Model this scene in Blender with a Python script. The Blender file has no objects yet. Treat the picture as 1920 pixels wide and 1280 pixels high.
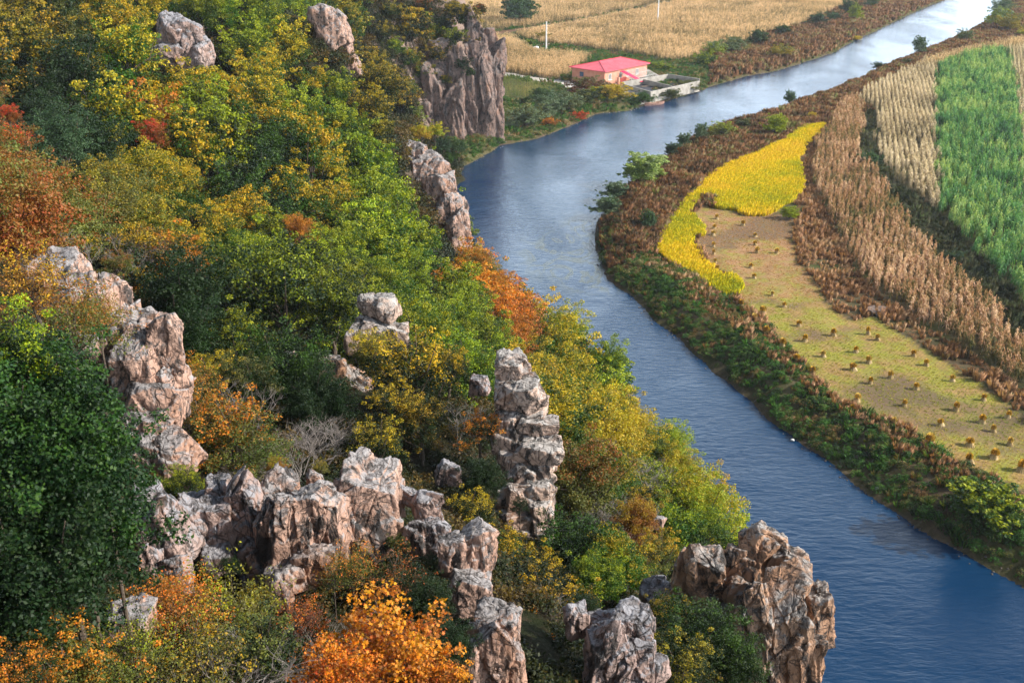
import bpy, math, random
import numpy as np
from mathutils import Vector, Matrix
rnd = random.Random(7); rng = np.random.default_rng(7)
R = math.radians
# ------------------------------------------------------------------ camera, world, sun, exposure
CAMZ = 45.0; PITCH = R(23.3); FPX = 2000.0
SUN_EL, SUN_AZ = R(35), R(100)          # azimuth clockwise from +Y (view direction)
scene = bpy.context.scene
COL = scene.collection
cam_d = bpy.data.cameras.new('camera'); cam = bpy.data.objects.new('camera', cam_d); COL.objects.link(cam)
cam.location = (0, 0, CAMZ); cam.rotation_euler = (R(90) - PITCH, 0, 0)
cam_d.sensor_width = 36; cam_d.lens = 36 * FPX / 1920; cam_d.clip_start = 0.5; cam_d.clip_end = 9000
cam_d.dof.use_dof = True; cam_d.dof.focus_distance = 42; cam_d.dof.aperture_fstop = 4.0
scene.camera = cam
world = bpy.data.worlds.new('World'); scene.world = world; world.use_nodes = True
wn, wl = world.node_tree.nodes, world.node_tree.links
sky = wn.new('ShaderNodeTexSky'); sky.sky_type = 'NISHITA'; sky.sun_disc = False
sky.sun_elevation = SUN_EL; sky.sun_rotation = SUN_AZ; sky.air_density = 1.0; sky.dust_density = 1.2; sky.ozone_density = 0.8
bg = wn['Background']; bg.inputs['Strength'].default_value = 0.05
def _clouds():
    tc = wn.new('ShaderNodeTexCoord'); sx = wn.new('ShaderNodeSeparateXYZ'); wl.new(tc.outputs['Generated'], sx.inputs[0])
    mp = wn.new('ShaderNodeMapping'); mp.inputs['Scale'].default_value = (1, 1, 3.2); wl.new(tc.outputs['Generated'], mp.inputs[0])
    nz = wn.new('ShaderNodeTexNoise'); nz.inputs['Scale'].default_value = 2.1; nz.inputs['Detail'].default_value = 7; nz.inputs['Roughness'].default_value = .55; wl.new(mp.outputs[0], nz.inputs['Vector'])
    def rmp(src, a, va, b, vb):
        r = wn.new('ShaderNodeMapRange'); r.interpolation_type = 'SMOOTHSTEP'; wl.new(src, r.inputs[0])
        for i, v in enumerate((a, b, va, vb)): r.inputs[i+1].default_value = v
        return r.outputs[0]
    low = rmp(sx.outputs['Z'], .18, 1.0, .72, .02)
    m1 = wn.new('ShaderNodeMath'); m1.operation = 'MULTIPLY'; wl.new(rmp(nz.outputs[0], .36, .62, .60, 1.0), m1.inputs[0]); wl.new(low, m1.inputs[1])
    mx = wn.new('ShaderNodeMix'); mx.data_type = 'RGBA'; wl.new(m1.outputs[0], mx.inputs[0]); wl.new(sky.outputs[0], mx.inputs[6]); mx.inputs[7].default_value = (38.0, 45.0, 52.0, 1)
    wl.new(mx.outputs[2], bg.inputs['Color'])
_clouds()
sd = bpy.data.lights.new('sun', 'SUN'); sd.energy = 5.0; sd.angle = R(0.8); sd.color = (1.0, 0.93, 0.83)
sun = bpy.data.objects.new('sun', sd); COL.objects.link(sun)
sdir = Vector((math.sin(SUN_AZ) * math.cos(SUN_EL), math.cos(SUN_AZ) * math.cos(SUN_EL), math.sin(SUN_EL)))
sun.rotation_euler = sdir.to_track_quat('Z', 'Y').to_euler(); sun.location = (60, -40, 90)
vs = scene.view_settings; vs.view_transform = 'Standard'; vs.look = 'None'; vs.exposure = 0.55; vs.gamma = 1; vs.use_curve_mapping = False
scene.render.film_transparent = False
scene.cycles.max_bounces = 5; scene.cycles.diffuse_bounces = 2; scene.cycles.transmission_bounces = 2; scene.cycles.glossy_bounces = 2

# ------------------------------------------------------------------ helpers
CP, SP = math.cos(PITCH), math.sin(PITCH)
def ray(px, py):
    r = (px - 960) / FPX; u = (640 - py) / FPX
    return Vector((r, CP + u * SP, -SP + u * CP))
def at(px, py, dist):
    d = ray(px, py).normalized(); return Vector((0, 0, CAMZ)) + d * dist
def gp(px, py, z=0.0):
    d = ray(px, py); t = (z - CAMZ) / d.z; return (d.x * t, d.y * t)
def proj(P):
    P = np.atleast_2d(np.asarray(P, float)); x, y, z = P[:, 0], P[:, 1], P[:, 2] - CAMZ
    f = y * CP - z * SP; u = y * SP + z * CP; f = np.where(f > 0.1, f, 0.1)
    return np.stack([960 + FPX * x / f, 640 - FPX * u / f, f], 1)
def vnoise(p, seed=0):
    p = np.asarray(p, float); i = np.floor(p).astype(np.int64); f = p - i; f = f * f * (3 - 2 * f)
    def h(a, b, c):
        n = (a * 374761393 + b * 668265263 + c * 2147483647 + seed * 1274126177) & 0xffffffff
        n = ((n ^ (n >> 13)) * 1274126177) & 0xffffffff; n = n ^ (n >> 16)
        return (n & 0xffff) / 32767.5 - 1
    x, y, z = i[..., 0], i[..., 1], i[..., 2]; fx, fy, fz = f[..., 0], f[..., 1], f[..., 2]
    l = lambda a, b, t: a + (b - a) * t
    return l(l(l(h(x, y, z), h(x+1, y, z), fx), l(h(x, y+1, z), h(x+1, y+1, z), fx), fy),
             l(l(h(x, y, z+1), h(x+1, y, z+1), fx), l(h(x, y+1, z+1), h(x+1, y+1, z+1), fx), fy), fz)
def fbm(p, seed=0, o=4):
    s = 0; a = 1.0; p = np.asarray(p, float)
    for k in range(o): s = s + a * vnoise(p, seed + k); p = p * 2.03 + 7.1; a *= .5
    return s
def inpoly(x, y, poly):
    x = np.asarray(x); y = np.asarray(y); c = np.zeros(x.shape, bool); n = len(poly)
    for i in range(n):
        x0, y0 = poly[i]; x1, y1 = poly[i-1]
        if y0 == y1: continue
        c ^= ((y0 > y) != (y1 > y)) & (x < (x1 - x0) * (y - y0) / (y1 - y0) + x0)
    return c
def dline(x, y, pts, closed=False):
    d = np.full(np.shape(x), 1e9); n = len(pts)
    for i in range(n if closed else n - 1):
        ax, ay = pts[i]; bx, by = pts[(i+1) % n]; dx, dy = bx-ax, by-ay
        t = np.clip(((x-ax)*dx + (y-ay)*dy) / (dx*dx+dy*dy+1e-9), 0, 1)
        d = np.minimum(d, np.hypot(x-ax-t*dx, y-ay-t*dy))
    return d
def mesh_np(name, V, F, smooth=False):
    """V (n,3); F (m,k) array of equal-sized faces."""
    V = np.asarray(V, np.float32); F = np.asarray(F, np.int32); me = bpy.data.meshes.new(name)
    me.vertices.add(len(V)); me.vertices.foreach_set('co', V.ravel())
    m, k = F.shape; me.loops.add(m*k); me.loops.foreach_set('vertex_index', F.ravel())
    me.polygons.add(m); me.polygons.foreach_set('loop_start', np.arange(m, dtype=np.int32)*k)
    me.update(calc_edges=True)
    if smooth: me.polygons.foreach_set('use_smooth', np.ones(m, bool))
    return me
def fattr(me, name, vals):
    a = me.attributes.new(name, 'FLOAT', 'POINT'); a.data.foreach_set('value', np.asarray(vals, np.float32))
def link(name, me, mat=None, parent=None, label=None, cat=None, group=None, kind=None, loc=None):
    o = bpy.data.objects.new(name, me); COL.objects.link(o)
    if mat is not None and me is not None and len(me.materials) == 0: me.materials.append(mat)
    if parent: o.parent = parent
    if loc is not None: o.location = loc
    tag(o, label, cat, group, kind); return o
def tag(o, label=None, cat=None, group=None, kind=None):
    if label: o['label'] = label
    if cat: o['category'] = cat
    if group: o['group'] = group
    if kind: o['kind'] = kind
class MB:
    def __init__(s): s.v = []; s.f = []
    def box(s, c, d, rz=0, rot=None):
        b = len(s.v); M = rot or Matrix.Rotation(rz, 3, 'Z')
        for x in (-.5, .5):
            for y in (-.5, .5):
                for z in (-.5, .5): s.v.append(Vector(c) + M @ Vector((x*d[0], y*d[1], z*d[2])))
        s.f += [tuple(b+i for i in q) for q in ((0,1,3,2),(4,6,7,5),(0,4,5,1),(2,3,7,6),(0,2,6,4),(1,5,7,3))]; return s
    def tube(s, pts, rad, n=6):
        prev = None; k = len(pts)
        for i, p in enumerate(pts):
            p = Vector(p); d = (Vector(pts[min(i+1, k-1)]) - Vector(pts[max(i-1, 0)])).normalized()
            a = d.orthogonal().normalized(); c = d.cross(a); b = len(s.v)
            for j in range(n):
                t = j/n*2*math.pi; s.v.append(p + (a*math.cos(t)+c*math.sin(t))*rad[i])
            if prev is not None:
                for j in range(n): s.f.append((prev+j, prev+(j+1)%n, b+(j+1)%n, b+j))
            prev = b
        s.f.append(tuple(range(prev, prev+n))); return s
    def mesh(s, name):
        me = bpy.data.meshes.new(name); me.from_pydata([tuple(v) for v in s.v], [], s.f); me.update(); return me
    def build(s, name, mat, parent=None, **k): return link(name, s.mesh(name), mat, parent, **k)

# ------------------------------------------------------------------ materials
def mat(name, rough=.8, spec=.3):
    m = bpy.data.materials.new(name); m.use_nodes = True; n, l = m.node_tree.nodes, m.node_tree.links
    p = n['Principled BSDF']; p.inputs['Roughness'].default_value = rough; p.inputs['Specular IOR Level'].default_value = spec
    return m, n, l, p
def N(n, t, **k):
    x = n.new(t)
    for a, v in k.items():
        if hasattr(x, a): setattr(x, a, v)
        else: x.inputs[a.replace('_', ' ')].default_value = v
    return x
def ramp(n, l, src, stops):
    r = n.new('ShaderNodeValToRGB'); e = r.color_ramp.elements
    while len(e) > 1: e.remove(e[-1])
    e[0].position = stops[0][0]; e[0].color = tuple(stops[0][1]) + (1,) if not isinstance(stops[0][1], (int, float)) else (stops[0][1],)*3 + (1,)
    for pos, c in stops[1:]:
        x = e.new(pos); x.color = tuple(c) + (1,) if not isinstance(c, (int, float)) else (c,)*3 + (1,)
    l.new(src, r.inputs[0]); return r.outputs[0]
def mixc(n, l, fac, a, b, mode='MIX'):
    m = n.new('ShaderNodeMix'); m.data_type = 'RGBA'; m.blend_type = mode
    for s, v in ((0, fac), (6, a), (7, b)):
        if isinstance(v, bpy.types.NodeSocket): l.new(v, m.inputs[s])
        else: m.inputs[s].default_value = v if s == 0 else tuple(v) + (1,)
    return m.outputs[2]
def math_(n, l, op, a, b=0.0, c=0.0):
    m = n.new('ShaderNodeMath'); m.operation = op
    for i, v in enumerate((a, b, c)):
        if isinstance(v, bpy.types.NodeSocket): l.new(v, m.inputs[i])
        else: m.inputs[i].default_value = v
    return m.outputs[0]
def noise(n, l, scale, detail=4, vec=None, rough=.55, dist=0):
    t = n.new('ShaderNodeTexNoise'); t.inputs['Scale'].default_value = scale; t.inputs['Detail'].default_value = detail
    t.inputs['Roughness'].default_value = rough; t.inputs['Distortion'].default_value = dist
    if vec is not None: l.new(vec, t.inputs['Vector'])
    return t.outputs[0]
def wpos(n): return n.new('ShaderNodeNewGeometry').outputs['Position']
def mapped(n, l, vec, scale=(1,1,1), rot=(0,0,0)):
    m = n.new('ShaderNodeMapping'); l.new(vec, m.inputs[0]); m.inputs['Scale'].default_value = scale; m.inputs['Rotation'].default_value = rot
    return m.outputs[0]
def plain(name, c, rough=.8, nscale=3.0, amt=.25, bump=.2):
    m, n, l, p = mat(name, rough); o = n.new('ShaderNodeTexCoord').outputs['Object']
    f = noise(n, l, nscale, 6, o); v = ramp(n, l, f, [(.3, 1-amt), (.7, 1+amt)])
    l.new(mixc(n, l, 1.0, c, v, 'MULTIPLY'), p.inputs['Base Color'])
    b = n.new('ShaderNodeBump'); b.inputs['Strength'].default_value = bump; b.inputs['Distance'].default_value = .05; l.new(f, b.inputs['Height']); l.new(b.outputs[0], p.inputs['Normal'])
    return m
def leafmat(name, source, trans=.24, rough=.6):
    """source(n, l) -> colour socket"""
    m, n, l, p = mat(name, rough, .35); c = source(n, l)
    l.new(c, p.inputs['Base Color'])
    t = n.new('ShaderNodeBsdfTranslucent'); l.new(mixc(n, l, 1.0, c, (1.3, 1.25, .6), 'MULTIPLY'), t.inputs['Color'])
    x = n.new('ShaderNodeMixShader'); x.inputs[0].default_value = trans
    l.new(p.outputs[0], x.inputs[1]); l.new(t.outputs[0], x.inputs[2]); l.new(x.outputs[0], n['Material Output'].inputs[0]); return m
def src_tree(n, l):
    oi = n.new('ShaderNodeObjectInfo'); at1 = N(n, 'ShaderNodeAttribute', attribute_type='OBJECT', attribute_name='accent')
    a = N(n, 'ShaderNodeAttribute', attribute_name='mixf'); b = N(n, 'ShaderNodeAttribute', attribute_name='rnd')
    tc = n.new('ShaderNodeTexCoord').outputs['Object']
    big = noise(n, l, .9, 3, tc)
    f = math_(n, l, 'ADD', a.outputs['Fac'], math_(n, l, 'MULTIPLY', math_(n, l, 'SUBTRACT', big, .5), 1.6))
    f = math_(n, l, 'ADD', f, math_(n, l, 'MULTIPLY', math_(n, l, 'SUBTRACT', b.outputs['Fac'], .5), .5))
    f = ramp(n, l, f, [(.38, 0.0), (.80, 1.0)])  # tips take the turning colour; dark inner leaves put crown shade into colour
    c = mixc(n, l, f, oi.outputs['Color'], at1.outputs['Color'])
    v = math_(n, l, 'MULTIPLY_ADD', b.outputs['Fac'], .55, .72)
    h = n.new('ShaderNodeHueSaturation'); l.new(c, h.inputs['Color']); l.new(v, h.inputs['Value'])
    l.new(math_(n, l, 'MULTIPLY_ADD', b.outputs['Fac'], -.05, .525), h.inputs['Hue']); return h.outputs[0]
M_leaf = leafmat('tree_leaves', src_tree)
def src_pal(stops, nscale, instw=.6, lw=.3):
    def s(n, l):
        r = n.new('ShaderNodeObjectInfo').outputs['Random']; p = noise(n, l, nscale, 3, wpos(n)); b = N(n, 'ShaderNodeAttribute', attribute_name='rnd').outputs['Fac']
        f = math_(n, l, 'MULTIPLY_ADD', r, instw, math_(n, l, 'MULTIPLY_ADD', p, 1.7, -.35 - instw/2))
        f = math_(n, l, 'ADD', f, math_(n, l, 'MULTIPLY_ADD', b, lw, -lw/2))
        c = ramp(n, l, f, stops); h = n.new('ShaderNodeHueSaturation'); l.new(c, h.inputs['Color'])
        l.new(math_(n, l, 'MULTIPLY_ADD', b, .7, .65), h.inputs['Value']); return h.outputs[0]
    return s
DG=(.010,.029,.002); GR=(.034,.085,.003); YG=(.25,.30,.005); GD=(.33,.24,.008); YL=(.50,.36,.008); OR=(.60,.24,.012); RU=(.26,.095,.014); BR=(.16,.06,.03); RD=(.62,.07,.015); OL=(.11,.12,.02); BG=(.05,.10,.035); SG=(.13,.18,.09)  # DG and GR set extra dark to deepen the shade inside hillside crowns
MO=(.74,.29,.010); MB_=(.30,.085,.010); ND=(.009,.032,.005); NG=(.03,.085,.008)
M_bark = plain('bark', (.10,.075,.055), .9, 6, .4, .5)
M_bare = plain('grey_twigs', (.23,.20,.18), .9, 6, .3, .2)

def rock_material(name, base, base2, lich=(.31,.305,.31), topamt=1.0):
    m, n, l, p = mat(name, .85, .25); tc = n.new('ShaderNodeTexCoord').outputs['Object']; g = n.new('ShaderNodeNewGeometry')
    w = g.outputs['Position']
    n1 = noise(n, l, .55, 6, w, .6, .4); n2 = noise(n, l, 2.6, 8, w, .65, .6); n3 = noise(n, l, 9, 6, w, .7)
    c = mixc(n, l, ramp(n, l, n1, [(.38, 0.), (.62, 1.)]), base, base2)
    c = mixc(n, l, ramp(n, l, n3, [(.25, .0), (.8, .6)]), c, tuple(min(1, x*1.25+.02) for x in base))
    # grey lichen in patches; up-facing faces turned greyer by their normal
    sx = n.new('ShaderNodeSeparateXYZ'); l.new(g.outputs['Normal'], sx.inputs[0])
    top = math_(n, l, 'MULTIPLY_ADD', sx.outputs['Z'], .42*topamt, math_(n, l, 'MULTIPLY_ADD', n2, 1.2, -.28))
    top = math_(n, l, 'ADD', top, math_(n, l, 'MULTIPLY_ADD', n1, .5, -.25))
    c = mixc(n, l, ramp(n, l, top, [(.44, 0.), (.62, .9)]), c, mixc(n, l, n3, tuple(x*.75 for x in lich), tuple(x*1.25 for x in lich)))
    # black crust in streaked patches
    st = noise(n, l, 1.3, 9, mapped(n, l, w, (1.3, 1.3, .55)), .72, 1.2)
    c = mixc(n, l, ramp(n, l, st, [(.52, 0.), (.58, .92)]), c, (.03, .032, .033))
    # iron staining
    st2 = noise(n, l, .8, 5, mapped(n, l, w, (1, 1, .35), (0, 0, .4)), .6)
    c = mixc(n, l, ramp(n, l, st2, [(.55, 0.), (.75, .55)]), c, (.42, .19, .09))
    # hairline joints: thin contour lines of distorted noise, stretched along the fracture
    wv = mapped(n, l, w, (1.2, 1.2, .65), (.3, .5, .2)); wu = mapped(n, l, w, (.6, .9, 1.5), (-.2, .35, 1.1))
    def line(vec, sc, wd, dist):
        x = noise(n, l, sc, 3, vec, .5, dist); return ramp(n, l, math_(n, l, 'ABSOLUTE', math_(n, l, 'SUBTRACT', x, .5)), [(0., 0.), (wd, 1.)])
    cr = math_(n, l, 'MINIMUM', line(wv, .75, .014, .5), line(wu, 1.0, .012, .3)); cr = math_(n, l, 'MINIMUM', cr, math_(n, l, 'MAXIMUM', line(wv, 2.6, .03, .6), .4))
    cr = math_(n, l, 'MAXIMUM', cr, ramp(n, l, noise(n, l, .9, 3, w), [(.57, 0.), (.66, 1.)]))
    pit = noise(n, l, 5.5, 7, mapped(n, l, w, (1, 1, .7)), .75); c = mixc(n, l, ramp(n, l, pit, [(.56, 0.), (.64, .75)]), c, (.07, .06, .055))
    c = mixc(n, l, math_(n, l, 'MULTIPLY', math_(n, l, 'SUBTRACT', 1., cr), .7), c, (.09, .07, .06))
    l.new(c, p.inputs['Base Color'])
    b1 = N(n, 'ShaderNodeBump', Strength=.9, Distance=.07); l.new(cr, b1.inputs['Height'])
    b2 = N(n, 'ShaderNodeBump', Strength=.9, Distance=.12); l.new(n2, b2.inputs['Height']); l.new(b1.outputs[0], b2.inputs['Normal'])
    b3 = N(n, 'ShaderNodeBump', Strength=.7, Distance=.05); l.new(n3, b3.inputs['Height']); l.new(b2.outputs[0], b3.inputs['Normal'])
    l.new(b3.outputs[0], p.inputs['Normal']); return m
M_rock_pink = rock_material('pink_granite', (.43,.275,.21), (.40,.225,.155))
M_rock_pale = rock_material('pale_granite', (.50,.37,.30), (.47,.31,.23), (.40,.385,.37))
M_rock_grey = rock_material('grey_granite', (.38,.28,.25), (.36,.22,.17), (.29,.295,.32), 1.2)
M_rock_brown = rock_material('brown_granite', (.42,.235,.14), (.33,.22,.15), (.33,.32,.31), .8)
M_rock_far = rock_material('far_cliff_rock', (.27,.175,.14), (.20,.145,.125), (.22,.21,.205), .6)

HAZE = 0.00013
if HAZE:
    hb = [(-700, -150, -3.5), (900, 1100, 50)]; me_h = bpy.data.meshes.new('haze'); (ax0, ay0, az0), (ax1, ay1, az1) = hb
    me_h.from_pydata([(x, y, z) for x in (ax0, ax1) for y in (ay0, ay1) for z in (az0, az1)], [], [(0,1,3,2),(4,6,7,5),(0,4,5,1),(2,3,7,6),(0,2,6,4),(1,5,7,3)])
    mh = bpy.data.materials.new('thin_haze'); mh.use_nodes = True; mh.node_tree.nodes.clear(); pv = mh.node_tree.nodes.new('ShaderNodeVolumePrincipled'); oh = mh.node_tree.nodes.new('ShaderNodeOutputMaterial')
    pv.inputs['Density'].default_value = HAZE; pv.inputs['Color'].default_value = (.86, .91, 1, 1); mh.node_tree.links.new(pv.outputs[0], oh.inputs['Volume']); link('haze', me_h, mh, kind='stuff', label='thin pale autumn haze over the valley')
# ------------------------------------------------------------------ river banks (photograph pixels dropped onto the water level)
RB = [(2100,1180),(1920,1105),(1850,1062),(1760,1012),(1680,962),(1600,905),(1560,870),(1500,830),(1440,785),(1400,745),(1330,690),(1280,640),(1230,605),(1190,560),(1140,525),(1125,490),(1115,450),(1118,420),(1135,395),(1152,368),(1178,345),(1240,300),(1300,258),(1370,235),(1440,215),(1480,200),(1540,180),(1600,155),(1660,125),(1720,105),(1760,85),(1800,70),(1850,40),(1870,15),(1885,0),(1905,-25),(1950,-55),(2050,-80)]
LB = [(2000,-95),(1900,-75),(1830,-45),(1800,-20),(1770,0),(1740,12),(1700,30),(1650,55),(1600,78),(1560,100),(1500,120),(1450,135),(1400,143),(1340,160),(1300,175),(1240,192),(1200,200),(1180,208),(1120,213),(1060,240),(1000,262),(940,272),(885,305),(835,326)]
RBg = [gp(a, b) for a, b in RB]; LBg = [gp(a, b) for a, b in LB] + [(-9, 160), (-8, 140), (-4, 122), (0, 104), (5, 88), (9, 70), (10, 50), (8, 20), (5, -30)]
RBg = [(60, -30)] + RBg
RIVER = RBg + LBg
ZP = 1.7
def ground_z(x, y):
    x = np.asarray(x, float); y = np.asarray(y, float)
    ins = inpoly(x, y, RIVER); d = np.minimum(dline(x, y, RBg), dline(x, y, LBg))
    w = 4.5 + 1.5*vnoise(np.stack([x/9, y/9, 0*x], -1), 4)
    d2 = d + .5*vnoise(np.stack([x/2.2, y/2.2, 0*x], -1), 5)
    t = np.clip(d2/w, 0, 1); up = .25 + (ZP-.25)*(t*t*(3-2*t)); up = np.where(d2 < .6, up*np.clip(d2/.6, 0, 1), up)
    n = .12*vnoise(np.stack([x/3, y/3, 0*x], -1), 6) + .25*vnoise(np.stack([x/20, y/20, 0*x], -1), 8)
    return np.where(ins, -np.clip(d*.35, 0, 2.0), up + n*np.clip(d/5, 0, 1))

# ------------------------------------------------------------------ field outlines
def G(pts, z=ZP): return [gp(a, b, z) for a, b in pts]
F_rice = G([(1548,233),(1510,238),(1468,265),(1430,285),(1390,302),(1345,322),(1312,352),(1280,385),(1262,412),(1240,450),(1233,475),(1262,497),(1300,515),(1330,538),(1355,555),(1385,556),(1397,535),(1382,520),(1352,518),(1335,502),(1318,490),(1312,470),(1298,457),(1300,447),(1320,443),(1316,420),(1308,408),(1290,403),(1303,387),(1318,372),(1345,374),(1336,390),(1385,396),(1395,405),(1440,404),(1468,388),(1500,368),(1505,340),(1500,300),(1512,275),(1542,252)])
F_stub = G([(1320,385),(1395,405),(1497,398),(1490,440),(1495,490),(1530,530),(1550,570),(1595,600),(1640,592),(1690,625),(1760,665),(1820,710),(1880,750),(1920,790),(2060,910),(2060,1010),(1920,922),(1860,897),(1800,872),(1740,842),(1700,805),(1620,775),(1560,735),(1500,672),(1440,612),(1385,560),(1385,520),(1340,500),(1310,460),(1310,440),(1300,400)])
F_cornA = G([(1572,205),(1590,192),(1612,190),(1617,240),(1606,300),(1640,325),(1665,378),(1700,418),(1740,478),(1800,528),(1870,588),(1895,630),(1920,655),(2060,770),(2060,850),(1920,728),(1860,690),(1790,640),(1720,600),(1640,545),(1600,500),(1570,430),(1545,380),(1525,340),(1522,300),(1532,270),(1560,240)])
F_cornB = G([(1600,190),(1640,163),(1700,138),(1752,118),(1752,160),(1750,250),(1755,330),(1762,400),(1735,382),(1700,352),(1670,330),(1655,300),(1640,270),(1648,230),(1636,205)])
F_strip = G([(1700,138),(1740,121),(1800,102),(1860,90),(1920,76),(2060,50),(2060,70),(1920,88),(1880,98),(1800,108),(1760,126)])
F_green = G([(1756,130),(1820,108),(1882,98),(1900,150),(1912,250),(1914,330),(1926,420),(2030,600),(1985,620),(1905,560),(1850,500),(1800,440),(1765,402),(1758,330),(1753,200)])
F_cornD = G([(1886,100),(2060,75),(2060,480),(2000,520),(1926,405),(1915,260),(1903,150)])
F_cornE = G([(880,78),(952,73),(998,101),(1106,110),(1076,133),(1042,150),(960,141),(880,130)])
F_cornF = G([(962,68),(1000,60),(1100,42),(1250,12),(1310,-2),(1500,-35),(1700,-60),(1640,-15),(1560,22),(1480,55),(1390,80),(1330,102),(1262,117),(1210,106),(1160,99),(1110,91),(1012,83),(975,71)])
F_cornG = G([(860,-40),(1600,-70),(1500,-42),(1310,-8),(1240,6),(1100,34),(1000,50),(905,60),(860,64)])
F_plot = G([(905,143),(960,150),(1046,166),(1062,178),(1040,190),(960,186),(905,178)])
F_track = G([(860,66),(905,61),(1000,51),(1100,35),(1240,7),(1310,-7),(1315,-3),(1250,12),(1100,42),(1000,60),(905,74),(860,84)])
F_yard = G([(1030,154),(1072,152),(1130,162),(1200,146),(1252,150),(1225,165),(1219,184),(1190,184),(1120,173),(1060,168)])
F_path = G([(890,130),(925,134),(985,144),(1060,153),(1060,160),(985,150),(925,140),(890,136)])

# ------------------------------------------------------------------ GROUND
def build_ground():
    t = np.concatenate([np.linspace(-6, -.62, 30), np.linspace(-.6, .75, 330), np.linspace(.8, 6, 30)])
    y = np.concatenate([np.linspace(-120, 34, 16), 36*np.power(700/36., np.linspace(0, 1, 420)), np.geomspace(720, 6500, 40)])
    T, Y = np.meshgrid(t, y); X = T*np.maximum(Y, 36); Z = ground_z(X, Y)
    X, Y, Z = X.ravel(), Y.ravel(), Z.ravel(); nc = len(t); nr = len(y)
    i = (np.arange(nr-1)[:, None]*nc + np.arange(nc-1)[None]).ravel()
    F = np.stack([i, i+1, i+nc+1, i+nc], 1)
    me = mesh_np('ground', np.stack([X, Y, Z], 1), F, True)
    fattr(me, 'stub', inpoly(X, Y, F_stub) | inpoly(X, Y, F_rice))
    ins = inpoly(X, Y, RIVER); d = np.minimum(dline(X, Y, RBg), dline(X, Y, LBg)); fattr(me, 'bank', np.where(ins, 0, d))
    pg = proj(np.stack([X, Y, Z], 1)); fattr(me, 'far', np.clip((600-pg[:, 1])/120, 0, 1)*(Y > 40))
    fattr(me, 'soil', inpoly(X, Y, F_track)*1.0)
    m, n, l, p = mat('valley_soil', .95, .1); w = wpos(n)
    A = lambda s: N(n, 'ShaderNodeAttribute', attribute_name=s).outputs['Fac']
    n1 = noise(n, l, .12, 6, w, .6, .5); n2 = noise(n, l, 1.5, 8, w, .7); n3 = noise(n, l, .5, 5, w)
    wild = mixc(n, l, ramp(n, l, n1, [(.35, 0.), (.65, 1.)]), (.09, .065, .04), (.055, .075, .02))
    wild = mixc(n, l, ramp(n, l, n2, [(.4, 0.), (.75, .7)]), wild, (.18, .13, .07))
    # stubble: straw, weeds, wet dark patches, drilled rows
    ww = mapped(n, l, w, (1, 1, 1), (0, 0, R(38)))
    wave = N(n, 'ShaderNodeTexWave'); wave.inputs['Scale'].default_value = .95; wave.inputs['Distortion'].default_value = 2.2; wave.inputs['Detail'].default_value = 3; wave.inputs['Detail Scale'].default_value = .6; l.new(ww, wave.inputs[0])
    st = mixc(n, l, ramp(n, l, n3, [(.40, 0.), (.56, 1.)]), (.44, .28, .10), (.34, .34, .04))
    st = mixc(n, l, math_(n, l, 'MULTIPLY', A('far'), ramp(n, l, n3, [(.45, .85), (.62, .25)])), st, (.50, .27, .145))
    st = mixc(n, l, ramp(n, l, noise(n, l, .09, 4, w, .5, .3), [(.52, 0.), (.62, .85)]), st, (.17, .115, .085))
    st = mixc(n, l, ramp(n, l, n2, [(.35, .55), (.75, 0.)]), st, (.12, .085, .045))
    st = mixc(n, l, ramp(n, l, wave.outputs[1], [(.3, .0), (.8, .32)]), st, (.15, .105, .055))
    c = mixc(n, l, A('stub'), wild, st); c = mixc(n, l, A('soil'), c, (.15, .085, .05))
    mud = mixc(n, l, ramp(n, l, n2, [(.45, 0.), (.6, 1.)]), (.06, .042, .032), (.16, .11, .085))
    c = mixc(n, l, ramp(n, l, math_(n, l, 'MULTIPLY_ADD', n3, 1.2, A('bank')), [(.0, 1.), (1., 0.)]), c, mud)
    l.new(c, p.inputs['Base Color'])
    b = N(n, 'ShaderNodeBump', Strength=.8, Distance=.15); l.new(n2, b.inputs['Height']); l.new(b.outputs[0], p.inputs['Normal'])
    link('ground', me, m, kind='structure', label='flat valley floor with soil, weeds and stubble either side of the river')
build_ground()

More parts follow.
